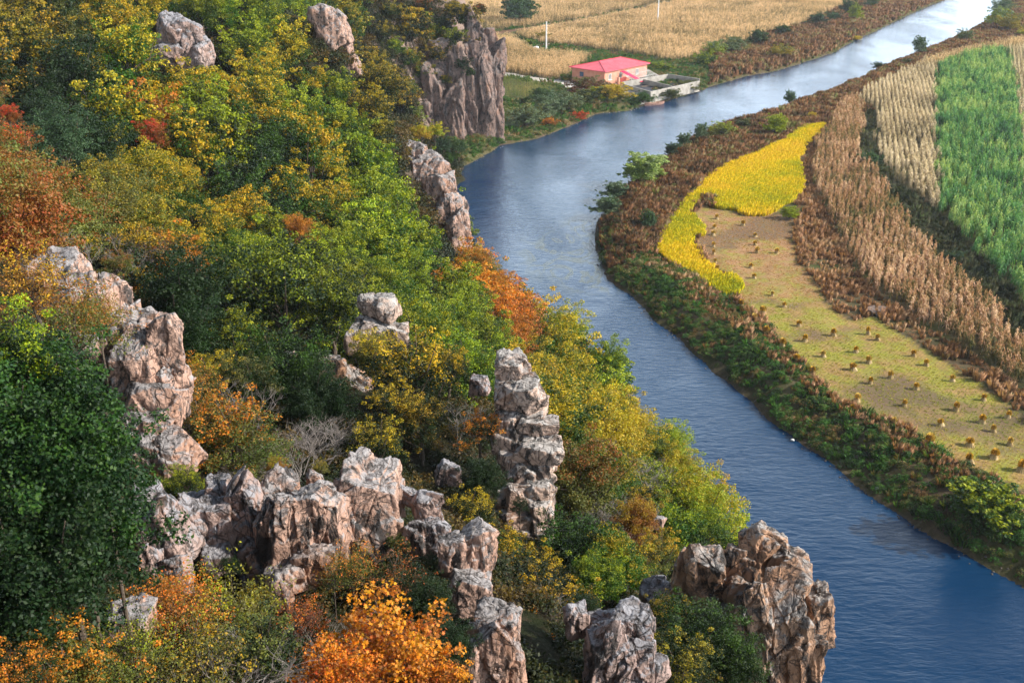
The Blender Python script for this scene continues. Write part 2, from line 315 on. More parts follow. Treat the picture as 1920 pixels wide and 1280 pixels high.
# water
def build_water():
    xs = np.linspace(-60, 420, 60); ys = np.linspace(-60, 900, 90); X, Y = np.meshgrid(xs, ys); nc = len(xs)
    i = (np.arange(len(ys)-1)[:, None]*nc + np.arange(nc-1)[None]).ravel()
    me = mesh_np('river', np.stack([X.ravel(), Y.ravel(), 0*X.ravel()], 1), np.stack([i, i+1, i+nc+1, i+nc], 1), True)
    m, n, l, p = mat('river_water', .07, .5); w = wpos(n); p.inputs['IOR'].default_value = 1.34
    # floating algae scum near the bend
    def blob(px, py, r):
        x, y = gp(px, py); v = n.new('ShaderNodeVectorMath'); v.operation = 'DISTANCE'; l.new(mapped(n, l, w, (1, .6, 1)), v.inputs[0]); v.inputs[1].default_value = (x, y*.6, 0)
        return math_(n, l, 'DIVIDE', v.outputs['Value'], r)
    dd = math_(n, l, 'MINIMUM', blob(1075, 480, 9), math_(n, l, 'MINIMUM', blob(1105, 425, 5), blob(1105, 520, 5)))
    nn = noise(n, l, .16, 5, mapped(n, l, w, (1.4, .8, 1)), .5, 1.5); band = math_(n, l, 'ABSOLUTE', math_(n, l, 'SUBTRACT', nn, .52))
    mask = math_(n, l, 'MULTIPLY', ramp(n, l, band, [(.0, 1.), (.075, 0.)]), ramp(n, l, dd, [(.5, 1.), (1., 0.)]))
    deep = mixc(n, l, ramp(n, l, noise(n, l, .03, 3, w), [(.35, 0.), (.65, 1.)]), (.003, .028, .080), (.004, .036, .095))
    l.new(mixc(n, l, math_(n, l, 'MULTIPLY', mask, .5), deep, (.16, .16, .07)), p.inputs['Base Color'])
    l.new(math_(n, l, 'MULTIPLY_ADD', mask, .25, .07), p.inputs['Roughness'])
    a = noise(n, l, 1.0, 5, mapped(n, l, w, (.9, 2.4, 1), (0, 0, R(8))), .62, .4); c2 = noise(n, l, .22, 3, mapped(n, l, w, (.7, 1.3, 1), (0, 0, R(-20))))
    gust = ramp(n, l, noise(n, l, .035, 5, mapped(n, l, w, (1.3, .55, 1), (0, 0, .5)), .55, 1.2), [(.38, .40), (.62, 1.)])
    b = N(n, 'ShaderNodeBump', Distance=.30); l.new(math_(n, l, 'MULTIPLY', gust, .42), b.inputs['Strength']); l.new(a, b.inputs['Height'])
    b2 = N(n, 'ShaderNodeBump', Strength=.25, Distance=.5); l.new(c2, b2.inputs['Height']); l.new(b.outputs[0], b2.inputs['Normal']); l.new(b2.outputs[0], p.inputs['Normal'])
    link('river', me, m, kind='structure', label='rippled blue river bending between hill and fields')
build_water()

# ------------------------------------------------------------------ HILL (control points: picture ray + distance, canopy offset)
HC = []
def H(px, py, d, off=2.6): v = at(px, py, d); HC.append((v.x, v.y, v.z - off))
def HX(x, y, z): HC.append((x, y, z))
for a in [(960,1280,21,1),(700,1250,20,3),(500,1250,19,1.5),(100,1270,15,1.5),(-200,1200,13,1.5),(100,950,19,2.5),(-150,800,18,2),(280,760,32,1),(200,620,33,0.8),(110,530,35,.8),(-50,450,34,1),
          (550,1150,25.5,.5),(550,930,28.5,.6),(380,930,29,.6),(690,900,30,.8),(700,1040,27,.8),(850,1000,28,1),(880,1180,24,1),(820,880,34.5,.8),(985,1000,36.5,.8),(985,760,40,4.5),(880,720,41,1.2),
          (1150,1220,25,1),(1150,1110,27,1.5),(1400,1190,33,1),(1400,1270,30,1),(1300,1060,36,1.2),(1270,1120,34,1.5),(1200,1010,43,2.2),(1100,880,51,1.2),(1370,975,58,4.5),(1250,900,60,3.2),(1250,820,68,4),(1100,690,74,4),(1150,680,86,5),
          (990,580,98,5),(900,500,105,4),(750,600,60,3),(620,620,48,3),(600,700,45,1),(530,540,54,3.5),(450,700,42,2.5),(560,800,38,1.5),(450,830,34,1.5),(700,450,80,3.5),(800,400,110,4),(850,440,120,2),(765,285,131,1),(810,350,125,1.5),
          (600,300,92,3.5),(400,400,66,3.5),(300,450,55,3),(350,110,106,2),(610,60,129,1),(660,120,133,1),(700,160,133,3),(100,300,62,3.5),(50,100,90,3.5),(0,0,115,3.5),(250,220,84,3.5),(480,150,108,3.5),(150,450,44,2.5),(500,0,125,3),(250,0,125,3),(-150,100,85,3),(-150,-60,130,3),(350,-60,150,3)]:
    H(*a)
for a in [(0,0,43),(-12,4,41),(10,0,36),(0,-30,46),(-40,0,46),(-60,60,38),(-30,20,36),(14,14,14),(16,28,8),(17,44,3),(16,58,0),(14,72,-2),(13,82,-3),(8,100,-3),(3,114,-3),(-3,126,-3),(-10,138,-2),(-14,150,0),(24,20,-6),(24,50,-8),(22,80,-8),(14,110,-8),(0,140,-8),(-6,158,-3),
          (-32,148,20),(-50,140,30),(-22,158,9),(-17,170,7.5),(-11,176,3.0),(-9.5,184,1.0),(-6,176,-2),(-5,190,-1),
          (-21,186,12),(-27,185,20),(-20,197,18),(-14,208,20),(-12.5,212,24),(-10,219,26),(-15,191,2),(-11,196,-1),(-7,203,-1),(-24,200,27),(-32,215,32),(-16,222,30),(-40,240,38),(-20,235,29),(-14,228,24),(-60,260,44),(-15,245,12),(-22,260,10),
          (-3.5,198,-1.5),(-3,206,-.5),(-3.5,212,1),(-3,222,-1),(-8,236,-2),(-12,250,-3),(-18,270,-5),(-4,260,-8),(10,200,-8),(5,240,-8),(-60,200,38),(-90,150,42),(-90,60,42),(-90,260,50),(-40,290,10),(-70,300,30)]: HX(*a)
HCa = np.array(HC); HP = HCa[:, :2]
def _k(r2): return np.sqrt(r2 + 9.0)
_D = ((HP[:, None] - HP[None])**2).sum(-1); _K = _k(_D) + np.eye(len(HP))*-0.25
_A = np.zeros((len(HP)+1,)*2); _A[:-1, :-1] = _K; _A[-1, :-1] = 1; _A[:-1, -1] = 1
_W = np.linalg.solve(_A, np.append(HCa[:, 2], 0))
def hill_z(x, y, rough=True):
    x = np.asarray(x, float); y = np.asarray(y, float); sh = x.shape; xf, yf = x.ravel(), y.ravel(); z = np.full(xf.shape, _W[-1])
    for i in range(len(HP)): z += _W[i]*_k((xf-HP[i, 0])**2 + (yf-HP[i, 1])**2)
    if rough: z += .55*fbm(np.stack([xf/4, yf/4, 0*xf], -1), 21, 4)
    return z.reshape(sh)
def build_hill():
    xs = np.arange(-95, 28, .55); ys = np.concatenate([np.arange(-30, 60, .5), np.arange(60, 300, .9)]); X, Y = np.meshgrid(xs, ys); Z = hill_z(X, Y)
    nc = len(xs); i = (np.arange(len(ys)-1)[:, None]*nc + np.arange(nc-1)[None]).ravel(); F = np.stack([i, i+1, i+nc+1, i+nc], 1)
    Zr = Z.ravel(); ok = (Zr[F].max(1) > -2.5)
    me = mesh_np('hillside', np.stack([X.ravel(), Y.ravel(), Zr], 1), F[ok], True)
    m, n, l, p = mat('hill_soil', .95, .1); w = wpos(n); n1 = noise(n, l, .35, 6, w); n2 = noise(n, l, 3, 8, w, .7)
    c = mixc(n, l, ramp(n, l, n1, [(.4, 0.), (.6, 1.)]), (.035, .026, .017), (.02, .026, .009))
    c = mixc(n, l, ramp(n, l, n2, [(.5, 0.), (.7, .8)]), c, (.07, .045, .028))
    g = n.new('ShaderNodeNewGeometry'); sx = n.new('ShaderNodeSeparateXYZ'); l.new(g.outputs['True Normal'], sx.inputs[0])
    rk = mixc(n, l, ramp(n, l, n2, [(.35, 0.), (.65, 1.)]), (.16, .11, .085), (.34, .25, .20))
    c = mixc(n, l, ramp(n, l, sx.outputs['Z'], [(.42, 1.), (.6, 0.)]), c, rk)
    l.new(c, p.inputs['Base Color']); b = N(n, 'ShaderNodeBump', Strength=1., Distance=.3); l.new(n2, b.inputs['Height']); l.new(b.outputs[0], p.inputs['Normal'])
    link('hillside', me, m, kind='structure', label='steep earthy hillside above the river under the autumn trees')
build_hill()

# ------------------------------------------------------------------ ROCKS
import bmesh
_cs = {}
def cubesphere(n):
    if n not in _cs:
        t = np.tan(np.linspace(-math.pi/4, math.pi/4, n+1)*.92)/math.tan(math.pi/4*.92); key = {}; V = []; F = []
        def vid(p):
            k = tuple(int(round(c*4000)) for c in p)
            if k not in key: key[k] = len(V); V.append(p)
            return key[k]
        for ax in range(3):
            for sg in (-1, 1):
                for i in range(n):
                    for j in range(n):
                        q = []
                        for (a_, b_) in ((i, j), (i+1, j), (i+1, j+1), (i, j+1)):
                            p = [0, 0, 0]; p[ax] = sg; p[(ax+1) % 3] = t[a_]; p[(ax+2) % 3] = t[b_]; q.append(vid(tuple(p)))
                        F.append(q if sg > 0 else q[::-1])
        V = np.array(V, float); _cs[n] = (V/np.linalg.norm(V, axis=1)[:, None], np.array(F))
    return _cs[n]
def rock_mesh(seed, w, d, h, n=30, cells=24, strata=0.0, rough=1.0, blocky=False):
    g = np.random.default_rng(seed); U, F = cubesphere(n); U = U + g.normal(0, .18/n, U.shape)
    nrm = [np.array(v, float) for v in ((1,0,0),(-1,0,0),(0,1,0),(0,-1,0),(0,0,1),(0,0,-1))]; dist = [1.0]*6
    nrm = [v + g.normal(0, .13, 3) for v in nrm]; nrm[4] = nrm[4] + np.array([g.normal(0, .30), g.normal(0, .22), 0])*(.15 if blocky else 1)
    for k in range(16):
        v = g.normal(0, 1, 3); nrm.append(v/np.linalg.norm(v)); dist.append(g.uniform(1.06, 1.45))
    nrm = np.array(nrm); nrm /= np.linalg.norm(nrm, axis=1)[:, None]; dist = np.array(dist)
    dots = U @ nrm.T; rr = np.where(dots > .05, dist/np.maximum(dots, .05), 9); r = rr.min(1)
    size = np.array([w, d, h])/2.0; P = U*r[:, None]*size*.95
    tz = P[:, 2]/size[2]; tp = 1 - (0 if blocky else g.uniform(-.05, .17))*np.clip(tz+.4, 0, 2); P[:, 0] *= tp; P[:, 1] *= tp; P[:, 0] += g.normal(0, .02 if blocky else .05)*w*tz; rough = rough*(.7 if blocky else 1)
    s = (w*d*h)**(1/3.); nr = U/size; nr /= np.linalg.norm(nr, axis=1)[:, None]
    disp = np.zeros(len(P))
    # two scales of fracture: each cell is its own plane, stepped in or out from its neighbours
    q0 = P + .05*s*np.stack([fbm(P/s*3+k*9, seed % 50+k, 2) for k in range(3)], 1)
    for (nc, amp, tl, ck, cw) in ((cells//2+4, .055, .10, .040, .009), (cells*3, .022, .10, .020, .006)):
        sc = np.array([1.15, 1.15, 1-.72*strata]) if strata else np.array([1, 1, 1.2]); C = P[g.integers(0, len(P), nc)] + g.normal(0, .05*s, (nc, 3))
        o1 = np.empty(len(P), int); f1 = np.empty(len(P)); f2 = np.empty(len(P))
        for ch in np.array_split(np.arange(len(P)), max(1, len(P)*nc//1500000)):
            dd = np.linalg.norm((q0[ch][:, None]-C[None])*sc, axis=2); pp = np.argpartition(dd, 1, axis=1)[:, :2]; aa = np.take_along_axis(dd, pp, 1); sw = aa[:, 0] > aa[:, 1]
            o1[ch] = np.where(sw, pp[:, 1], pp[:, 0]); f1[ch] = aa.min(1); f2[ch] = aa.max(1)
        off = g.uniform(-1, .7, nc)*amp*s; tilt = g.normal(0, tl, (nc, 3)); on = g.random(nc) < .65
        disp += off[o1] + np.clip(((P-C[o1])*tilt[o1]).sum(1), -.05*s, .05*s) - np.where(on[o1], ck*s*np.exp(-(f2-f1)/(cw*s)), 0)
    q = P/s
    led = fbm(q*np.array([2.4, 2.4, .8] if strata >= .3 else [1.3, 1.3, 2.6])+seed, seed % 91, 3); disp += .010*s*(np.round(led*2.2)/2.2)*rough
    disp += .012*s*(fbm(q*9+3, seed % 71, 4))*rough
    hol = fbm(q*1.9+11, seed % 63, 2); disp -= .09*s*np.clip(hol-(9 if blocky else .75), 0, .35)/.35
    disp = np.clip(disp, -.20*s, .12*s)
    return mesh_np('rock_block', P + nr*disp[:, None], F, False)
ROCKS = []   # (name for labels, screen boxes) for keeping trees clear
def outcrop(label, blocks, d, material, group=None, name='rock_outcrop', sub=5, cells=46, strata=.5, depth=.9, boxmargin=0, blocky=False):
    """blocks: (x0,y0,x1,y1 in photograph pixels[, extra distance[, roll]])"""
    bx = [(b[0]+b[2])/2 for b in blocks]; by = max(b[3] for b in blocks)
    base = at(sum(bx)/len(bx), by, d); root = bpy.data.objects.new(name, None); COL.objects.link(root); root.location = base
    tag(root, label, 'rock', group or 'rock outcrops on the hillside')
    for k, b in enumerate(blocks):
        dd = d + (b[4] if len(b) > 4 else 0); roll = b[5] if len(b) > 5 else rnd.uniform(-.11, .11)
        c = at((b[0]+b[2])/2, (b[1]+b[3])/2, dd); w = (b[2]-b[0])*dd/FPX*1.13; va = PITCH + math.atan(((b[1]+b[3])/2-640)/FPX)
        hh = (b[3]-b[1])*dd/FPX; dep = w*depth if w < 1.6*hh else hh*1.1
        # seen height = h*cos(va) + depth*sin(va)
        h = max((hh*1.13 - dep*math.sin(va)*.72)/math.cos(va), hh*.62)
        nn_ = int(np.clip(math.sqrt((b[2]-b[0])*(b[3]-b[1]))/2.1, 9, 62)); me = rock_mesh(int(b[0]*7+b[1]*13) % 9973, w, dep, h, nn_, min(30, cells//2), strata, blocky=blocky)
        o = link('rock_block', me, material, root); o.location = c - base; o.rotation_euler = (rnd.uniform(-.08, .08), roll, rnd.uniform(-.35, .35))
        ROCKS.append((b[0]-boxmargin, b[1]-boxmargin, b[2]+boxmargin, b[3]+boxmargin, dd))
    return root
outcrop('tall pale pillar of stacked blocks rising above the slope', [(932,661,990,716),(930,700,1014,772),(940,740,1010,800,.5),(940,800,1040,900,.6),(945,880,1032,1000,.5),(934,766,965,786),(964,764,996,784),(990,770,1018,790),(933,777,974,846),(973,777,1043,818),(970,812,1048,868),(996,856,1036,896),(938,838,978,882),(955,864,1005,920),(985,890,1036,960),(948,902,1000,968),(936,945,990,995),(992,935,1034,1004),(1000,990,1036,1022),(950,985,1005,1010)], 37, M_rock_pale, sub=5, strata=.1, blocky=True)
outcrop('big rounded boulder with grey cap beside the pink wall', [(627,872,754,1030),(655,868,725,905,.5)], 27, M_rock_pink, sub=6, cells=60)
outcrop('broad pink weathered wall with a dark hole in its face', [(540,905,646,1045),(505,935,590,1090,-.3),(482,950,535,1080,-.1),(577,882,602,915,.6),(560,1020,625,1095,-.5),(500,1050,570,1115,-.6),(455,1075,500,1120,.3),(510,1090,545,1150,-.7),(490,900,560,1010,.6),(600,940,650,1060,.3),(470,1000,540,1100,.4)], 26, M_rock_pink, sub=6, cells=80, strata=.8)
outcrop('craggy blackened rock band beside the pink wall, full of ledges', [(436,905,500,1060),(388,893,432,945,.4),(380,935,440,1015),(333,942,385,1040),(380,1022,436,1076,-.3),(400,960,470,1060,.2),(455,1000,500,1090),(435,915,560,960,1.2),(330,925,400,990,.9),(350,1000,420,1080,.5)], 26.5, M_rock_grey, sub=6, cells=70, strata=.6)
outcrop('dark fissured rock foot just beside the dense green tree', [(250,920,337,1053),(296,950,345,1060),(308,1045,354,1130,-.4),(255,1040,300,1120,-.3)], 26, M_rock_grey, sub=5, cells=60, strata=.6)
outcrop('grey wedge rock leaning next to the rounded boulder', [(775,918,825,990),(750,912,782,948,.3),(772,962,842,1040),(760,985,800,1035,-.2)], 27, M_rock_grey, sub=5)
outcrop('pale knobbly rock with black hollows above the orange maple', [(850,983,922,1100),(825,1000,880,1080,-.2),(845,1070,915,1155,-.3)], 25, M_rock_pink, sub=6, cells=70)
outcrop('ribbed pink rock spire beside the orange maple, cut by the picture edge', [(895,1128,967,1210),(880,1170,950,1300,-.2),(925,1200,975,1300,-.1)], 22.5, M_rock_pink, sub=6, cells=70, strata=.9)
outcrop('small grey lichened rock half hidden in dark leaves', [(817,860,860,914)], 35, M_rock_grey)
outcrop('long pink crag running downhill behind the dense green tree', [(75,480,150,545,3),(60,520,130,600,2.5),(110,524,222,612,1.5),(205,583,300,690,.5),(280,600,336,760),(225,640,300,790),(150,620,235,740,.8),(235,770,310,840,-.8),(265,800,360,895,-1.2),(205,790,262,850,-.7),(255,720,340,805,-.3),(180,600,250,720,.9),(230,590,320,700,.7),(250,660,345,780,.3),(150,530,215,640,1.3),(300,850,350,930,-1.5)], 32, M_rock_pink, sub=6, cells=80, strata=.5)
outcrop('low dull pink rock poking out under the dense green tree', [(208,1130,281,1195)], 19.5, M_rock_pink, sub=5)
outcrop('grey two-block knob standing above the golden bush', [(682,548,745,600),(664,590,752,660)], 47, M_rock_pale, sub=6, cells=50, blocky=True)
outcrop('cracked tan block low between dark bushes below the grey knob', [(590,665,640,738),(635,700,700,780,1)], 45, M_rock_brown)
outcrop('tiny pale stone showing through dark leaves near the grey knob', [(530,657,554,692)], 45, M_rock_grey, sub=4)
outcrop('flat grey slab tilted just beside the tall pillar', [(884,702,915,740)], 40, M_rock_grey, sub=4)
outcrop('pale upright rock alone among golden trees high on the slope', [(300,38,345,85,0,.2),(325,40,374,95),(293,80,345,122),(340,80,392,125)], 104, M_rock_grey, sub=5)
outcrop('crumbly pink rock rib on the upper skyline of the slope', [(582,16,622,50),(600,22,645,80),(628,60,655,100,1),(640,85,664,130,2),(655,110,675,152,3)], 127, M_rock_pink, sub=5)
outcrop('long pale rock rib falling to the river bend', [(750,268,800,335,4),(768,290,835,375,2.5),(795,325,852,410,.5),(818,365,866,445,-.5),(838,400,878,485,-2),(785,350,840,400,1)], 122, M_rock_pink, sub=5)
outcrop('blackened gnarled rock with white lichen at the bottom edge', [(1062,1130,1100,1195),(1150,1130,1222,1200),(1095,1140,1160,1200,.4),(1100,1170,1170,1290,-.2),(1150,1190,1225,1290,-.1),(1190,1225,1240,1295)], 24, M_rock_grey, sub=6, cells=90)
outcrop('great split brown rock tower jutting out over the river', [(1290,1023,1358,1148,0,-.05),(1264,1045,1310,1140,.4),(1355,1020,1400,1100),(1378,1030,1430,1105,.1),(1395,988,1470,1080,.1,-.2),(1440,1020,1504,1095,.2,.2),(1490,1076,1514,1100),(1360,1080,1440,1125,-.1),(1425,1085,1507,1128,.1),(1360,1110,1440,1300,-.2),(1420,1115,1510,1300),(1505,1107,1556,1222,.2),(1500,1200,1538,1300,.2),(1300,1130,1370,1230,.5)], 31.5, M_rock_brown, sub=6, cells=60, strata=.7)
outcrop('dark burnt-looking rock between dark bush and brown tower', [(1205,1090,1262,1142)], 33, M_rock_grey, sub=5)
outcrop('small pink ledges below the pillar among red bushes', [(1115,1005,1135,1030),(1225,965,1245,990,3),(1150,985,1180,1012,2)], 46, M_rock_pink, sub=4)
outcrop('far cliff of upright pink slabs standing in the river', [(872,60,918,180,5,.03),(815,110,872,225,2,-.12),(788,140,835,240,0,-.14),(845,120,895,260,1,-.03),(875,110,930,268,2,.02),(900,110,942,276,3,.06),(820,180,870,262,-1,-.1),(895,60,930,150,6,.06),(780,190,815,250,-1,-.1)], 201, M_rock_far, name='river_cliff', sub=6, cells=60, strata=1.0, depth=.6)

# ------------------------------------------------------------------ TREES
def leaf_cloud(centers, radii, per, L, g, flat=.55, up=.75, star=False, jit=.7):
    """leaf faces round clump centres -> V, F, mixf, rnd"""
    nC = len(centers); idx = np.repeat(np.arange(nC), per); n = len(idx)
    u = g.normal(0, 1, (n, 3)); u /= np.linalg.norm(u, axis=1)[:, None]; rr = g.uniform(.35, 1, n)**.6
    off = u*rr[:, None]*radii[idx][:, None]*np.array([1, 1, flat]); P = centers[idx]+off
    nr = u*.5 + np.array([0, 0, up]) + g.normal(0, jit, (n, 3)); nr /= np.linalg.norm(nr, axis=1)[:, None]
    t = np.cross(nr, g.normal(0, 1, (n, 3))); t /= np.linalg.norm(t, axis=1)[:, None]; b = np.cross(nr, t)
    l = L*g.uniform(.65, 1.25, n)[:, None]
    if star:
        ang = np.arange(10)/10*2*np.pi; ra = np.where(np.arange(10) % 2 == 0, .56, .26)
        V = P[:, None]+t[:, None]*(l*np.cos(ang)*ra)[..., None]+b[:, None]*(l*np.sin(ang)*ra)[..., None]; k = 10
    else:
        V = np.stack([P-t*l*.5, P+b*l*.30+t*l*.05, P+t*l*.5-nr*l*.12, P-b*l*.30+t*l*.05], 1); k = 4
    V = V.reshape(-1, 3); F = np.arange(n*k).reshape(n, k)
    return V, F, idx, g.uniform(0, 1, n), k, off
def crown_proto(seed, rx, h, z0, nspray, per, L, cr, star=False, steps=(.42, .64, .84, 1.04)):
    g = np.random.default_rng(seed); u = g.normal(0, 1, (nspray, 3)); u /= np.linalg.norm(u, axis=1)[:, None]; u[:, 2] = np.where(u[:, 2] < -.55, -u[:, 2], u[:, 2])
    lump = (1 + .34*vnoise(u*2.3+seed, seed) + .16*vnoise(u*5+seed, seed+3))*g.uniform(.72, 1.1, nspray); C = []; Rr = []; T = []; ax = np.array([rx, rx, h/2])
    for k, t in enumerate(steps):
        p = u*(lump*t)[:, None]*ax; p[:, 2] += .10*h*(t-.5) ; p += g.normal(0, .09*rx, p.shape)*(.5+.5*t); C.append(p); Rr.append(cr*g.uniform(.75, 1.25, nspray)*(1.15-.50*t)); T.append(t*lump)
    C = np.concatenate(C); C[:, 2] += z0+h/2; rad = np.concatenate(Rr); T = np.concatenate(T); nclump = len(C); uz = np.tile(u[:, 2], len(steps)); sp_r = np.tile(g.uniform(-.28, .28, nspray), len(steps))
    V, F, idx, rn, k, off = leaf_cloud(C, rad, per, L, g, flat=.62, up=.65, star=star)
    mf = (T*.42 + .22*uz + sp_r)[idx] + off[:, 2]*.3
    me = mesh_np('crown', V, F); fattr(me, 'mixf', np.repeat(mf, k)); fattr(me, 'rnd', np.repeat(rn, k)); me.materials.append(M_leaf)
    # trunk with limbs reaching clumps
    m = MB(); sp = [Vector((0, 0, -.6)), Vector((.05*rx, .02, z0*.6)), Vector((-.04*rx, .05, z0+h*.3)), Vector((.03*rx, 0, z0+h*.62))]
    m.tube(sp, [rx*.07, rx*.055, rx*.04, rx*.015], 7)
    pick = g.choice(nclump, min(22, nclump), replace=False)
    for i in pick:
        c = Vector(C[i]); s = sp[1].lerp(sp[3], float(g.uniform(0.05, .85))); mid = s.lerp(c, .5)+Vector(g.normal(0, .08*rx, 3)); m.tube([s, mid, c], [rx*.025, rx*.016, rx*.005], 4)
    tm = m.mesh('trunk'); tm.materials.append(M_bark); return me, tm
PRO = {
 'near':  [crown_proto(s, 2.2, 4.0, .15, 95, 72, .105, .50) for s in (11, 12, 13)],
 'mid':   [crown_proto(s, 2.3, 4.6, .2, 68, 60, .125, .56) for s in (21, 22, 23, 24)],
 'far':   [crown_proto(s, 2.3, 4.9, .3, 50, 46, .18, .62) for s in (31, 32, 33, 34, 35)],
 'vfar':  [crown_proto(s, 2.5, 4.0, .1, 48, 30, .26, .64) for s in (41, 42, 43)],
 'maple': [crown_proto(51, 2.0, 3.4, .2, 70, 30, .11, .42, star=True)],
 'open':  [crown_proto(s, 2.2, 3.6, .15, 62, 44, .105, .40, steps=(.5, .75, .92, 1.08)) for s in (55, 56)],
 'thin':  [crown_proto(s, 2.2, 3.6, .1, 100, 12, .12, .50) for s in (61, 62)],
 'willow':[crown_proto(s, 2.3, 4.8, .0, 120, 26, .28, .5) for s in (71, 72)],
}
def bare_proto(seed):
    g = random.Random(seed); m = MB()
    def grow(p, d, L, r, k):
        q = p + d*L; m.tube([p, p.lerp(q, .5)+Vector((g.gauss(0, .05), g.gauss(0, .05), 0))*L, q], [r, r*.8, r*.6], 4 if k > 1 else 3)
        if k == 0: return
        for _ in range(3 if k > 1 else 4):
            grow(p.lerp(q, g.uniform(.5, 1)), (d + Vector((g.gauss(0, .5), g.gauss(0, .5), g.gauss(.05, .3)))).normalized(), L*g.uniform(.55, .8), r*.6, k-1)
    for _ in range(7): grow(Vector((g.gauss(0, .15), g.gauss(0, .15), -.2)), Vector((g.gauss(0, .45), g.gauss(0, .45), 1)).normalized(), 1.0, .022, 4)
    return m.mesh('branches')
BARE = bare_proto(5)
PLANTS = []  # (obj, species word, px,py)
def colname(c):
    names = {'dark green': DG, 'green': GR, 'yellow-green': YG, 'olive-gold': GD, 'golden yellow': YL, 'orange': OR, 'rust-red': RU, 'brown': BR, 'bright red': RD, 'olive': OL, 'blue-green': BG, 'silvery green': SG}
    return min(names, key=lambda k: sum((math.sqrt(a)-math.sqrt(b))**2 for a, b in zip(names[k], c)))
def tree(kind, x, y, z, s, c, acc, sz=1.0, name='broadleaf_tree', v=None, rz=None):
    pr = PRO[kind]; me, tm = pr[rnd.randrange(len(pr)) if v is None else v]
    root = bpy.data.objects.new(name, None); COL.objects.link(root); root.location = (x, y, z)
    root.rotation_euler = (0, 0, rnd.uniform(0, 6.28) if rz is None else rz); root.scale = (s, s, s*sz)
    t = bpy.data.objects.new('trunk', tm); COL.objects.link(t); t.parent = root
    cr = bpy.data.objects.new('crown', me); COL.objects.link(cr); cr.parent = root
    cr.color = tuple(c) + (1,); cr['accent'] = [float(a) for a in acc]
    PLANTS.append((root, colname(c), colname(acc), s, name)); return root
def jitter(c, k=.18):
    f = math.exp(rnd.gauss(0, k)); return tuple(max(.003, a*f*math.exp(rnd.gauss(0, k*.6))) for a in c)

# colour of the autumn wood, read from the photograph: (px, py, body, tips)
ANCH = [(40,40,DG,GD),(130,40,DG,OL),(200,70,GR,YL),(20,220,OR,RD),(60,300,OL,RU),(20,400,RU,OL),(60,450,OL,RU),(110,260,DG,DG),(230,250,GR,YL),(290,245,RU,OR),(330,160,GR,YL),(430,70,GR,YG),(500,30,GR,YG),(550,130,GR,YL),(480,230,GR,YL),(600,250,GR,YG),(650,200,GR,YG),(750,50,DG,GD),(800,90,DG,GD),(700,120,DG,GD),(400,300,DG,YG),(350,340,GR,YL),(500,330,DG,GR),(600,370,GR,YL),(700,370,GR,YG),(780,400,GR,YG),(560,430,RU,OR),(360,430,GR,YL),(355,500,DG,OR),(200,430,OL,GD),(150,420,OL,RU),(260,530,DG,GD),(130,560,RU,GD),(700,470,GR,YG),(800,480,GR,YG),(530,540,DG,YG),(450,560,DG,YG),(620,530,DG,YG),(450,650,DG,YG),(350,590,DG,DG),(880,510,GD,OR),(930,540,OR,OR),(960,590,RU,OR),(850,590,GR,YG),(900,640,GR,YG),(1000,640,GR,YL),(1050,610,YG,YL),(1140,690,GR,YG),(1050,700,GR,YL),(1080,760,GR,YL),(1140,800,GD,YL),(1100,800,GD,YG),(1220,820,GR,YG),(1260,850,YG,YL),(1310,930,YG,YL),(1230,930,GR,YG),(1080,870,OL,RU),(1120,900,OL,GD),(1150,870,GR,GD),(1160,930,DG,GD),(1070,950,RU,OR),(560,720,DG,GR),(650,750,DG,GR),(450,800,RU,OR),(400,760,OL,OR),(560,640,DG,DG),(1080,1050,GR,YG),(1140,1020,GR,GD),(1230,1040,GD,YL),(970,1040,GR,YL),(1010,1150,DG,GD),(1330,1190,DG,GR),(1300,1230,DG,GD),(400,1140,OL,YG),(300,1180,RU,OL),(350,1240,OL,GR),(780,250,GR,YG),(730,200,DG,GD),(830,250,DG,GR),(680,40,GR,GD),(850,60,DG,GD)]
AN = np.array([(a[0], a[1]) for a in ANCH], float)
def pal(px, py):
    d = (AN[:, 0]-px)**2+(AN[:, 1]-py)**2
    for k, a in enumerate(ANCH):
        if a[2] in (OR, RU, BR) and not (px < 260 and py > 250) and not (px > 860 and py > 460) and d[k] > 24**2: d[k] *= 12
    i = int(np.argmin(d + rng.uniform(0, 900, len(AN)))); return ANCH[i][2], ANCH[i][3]
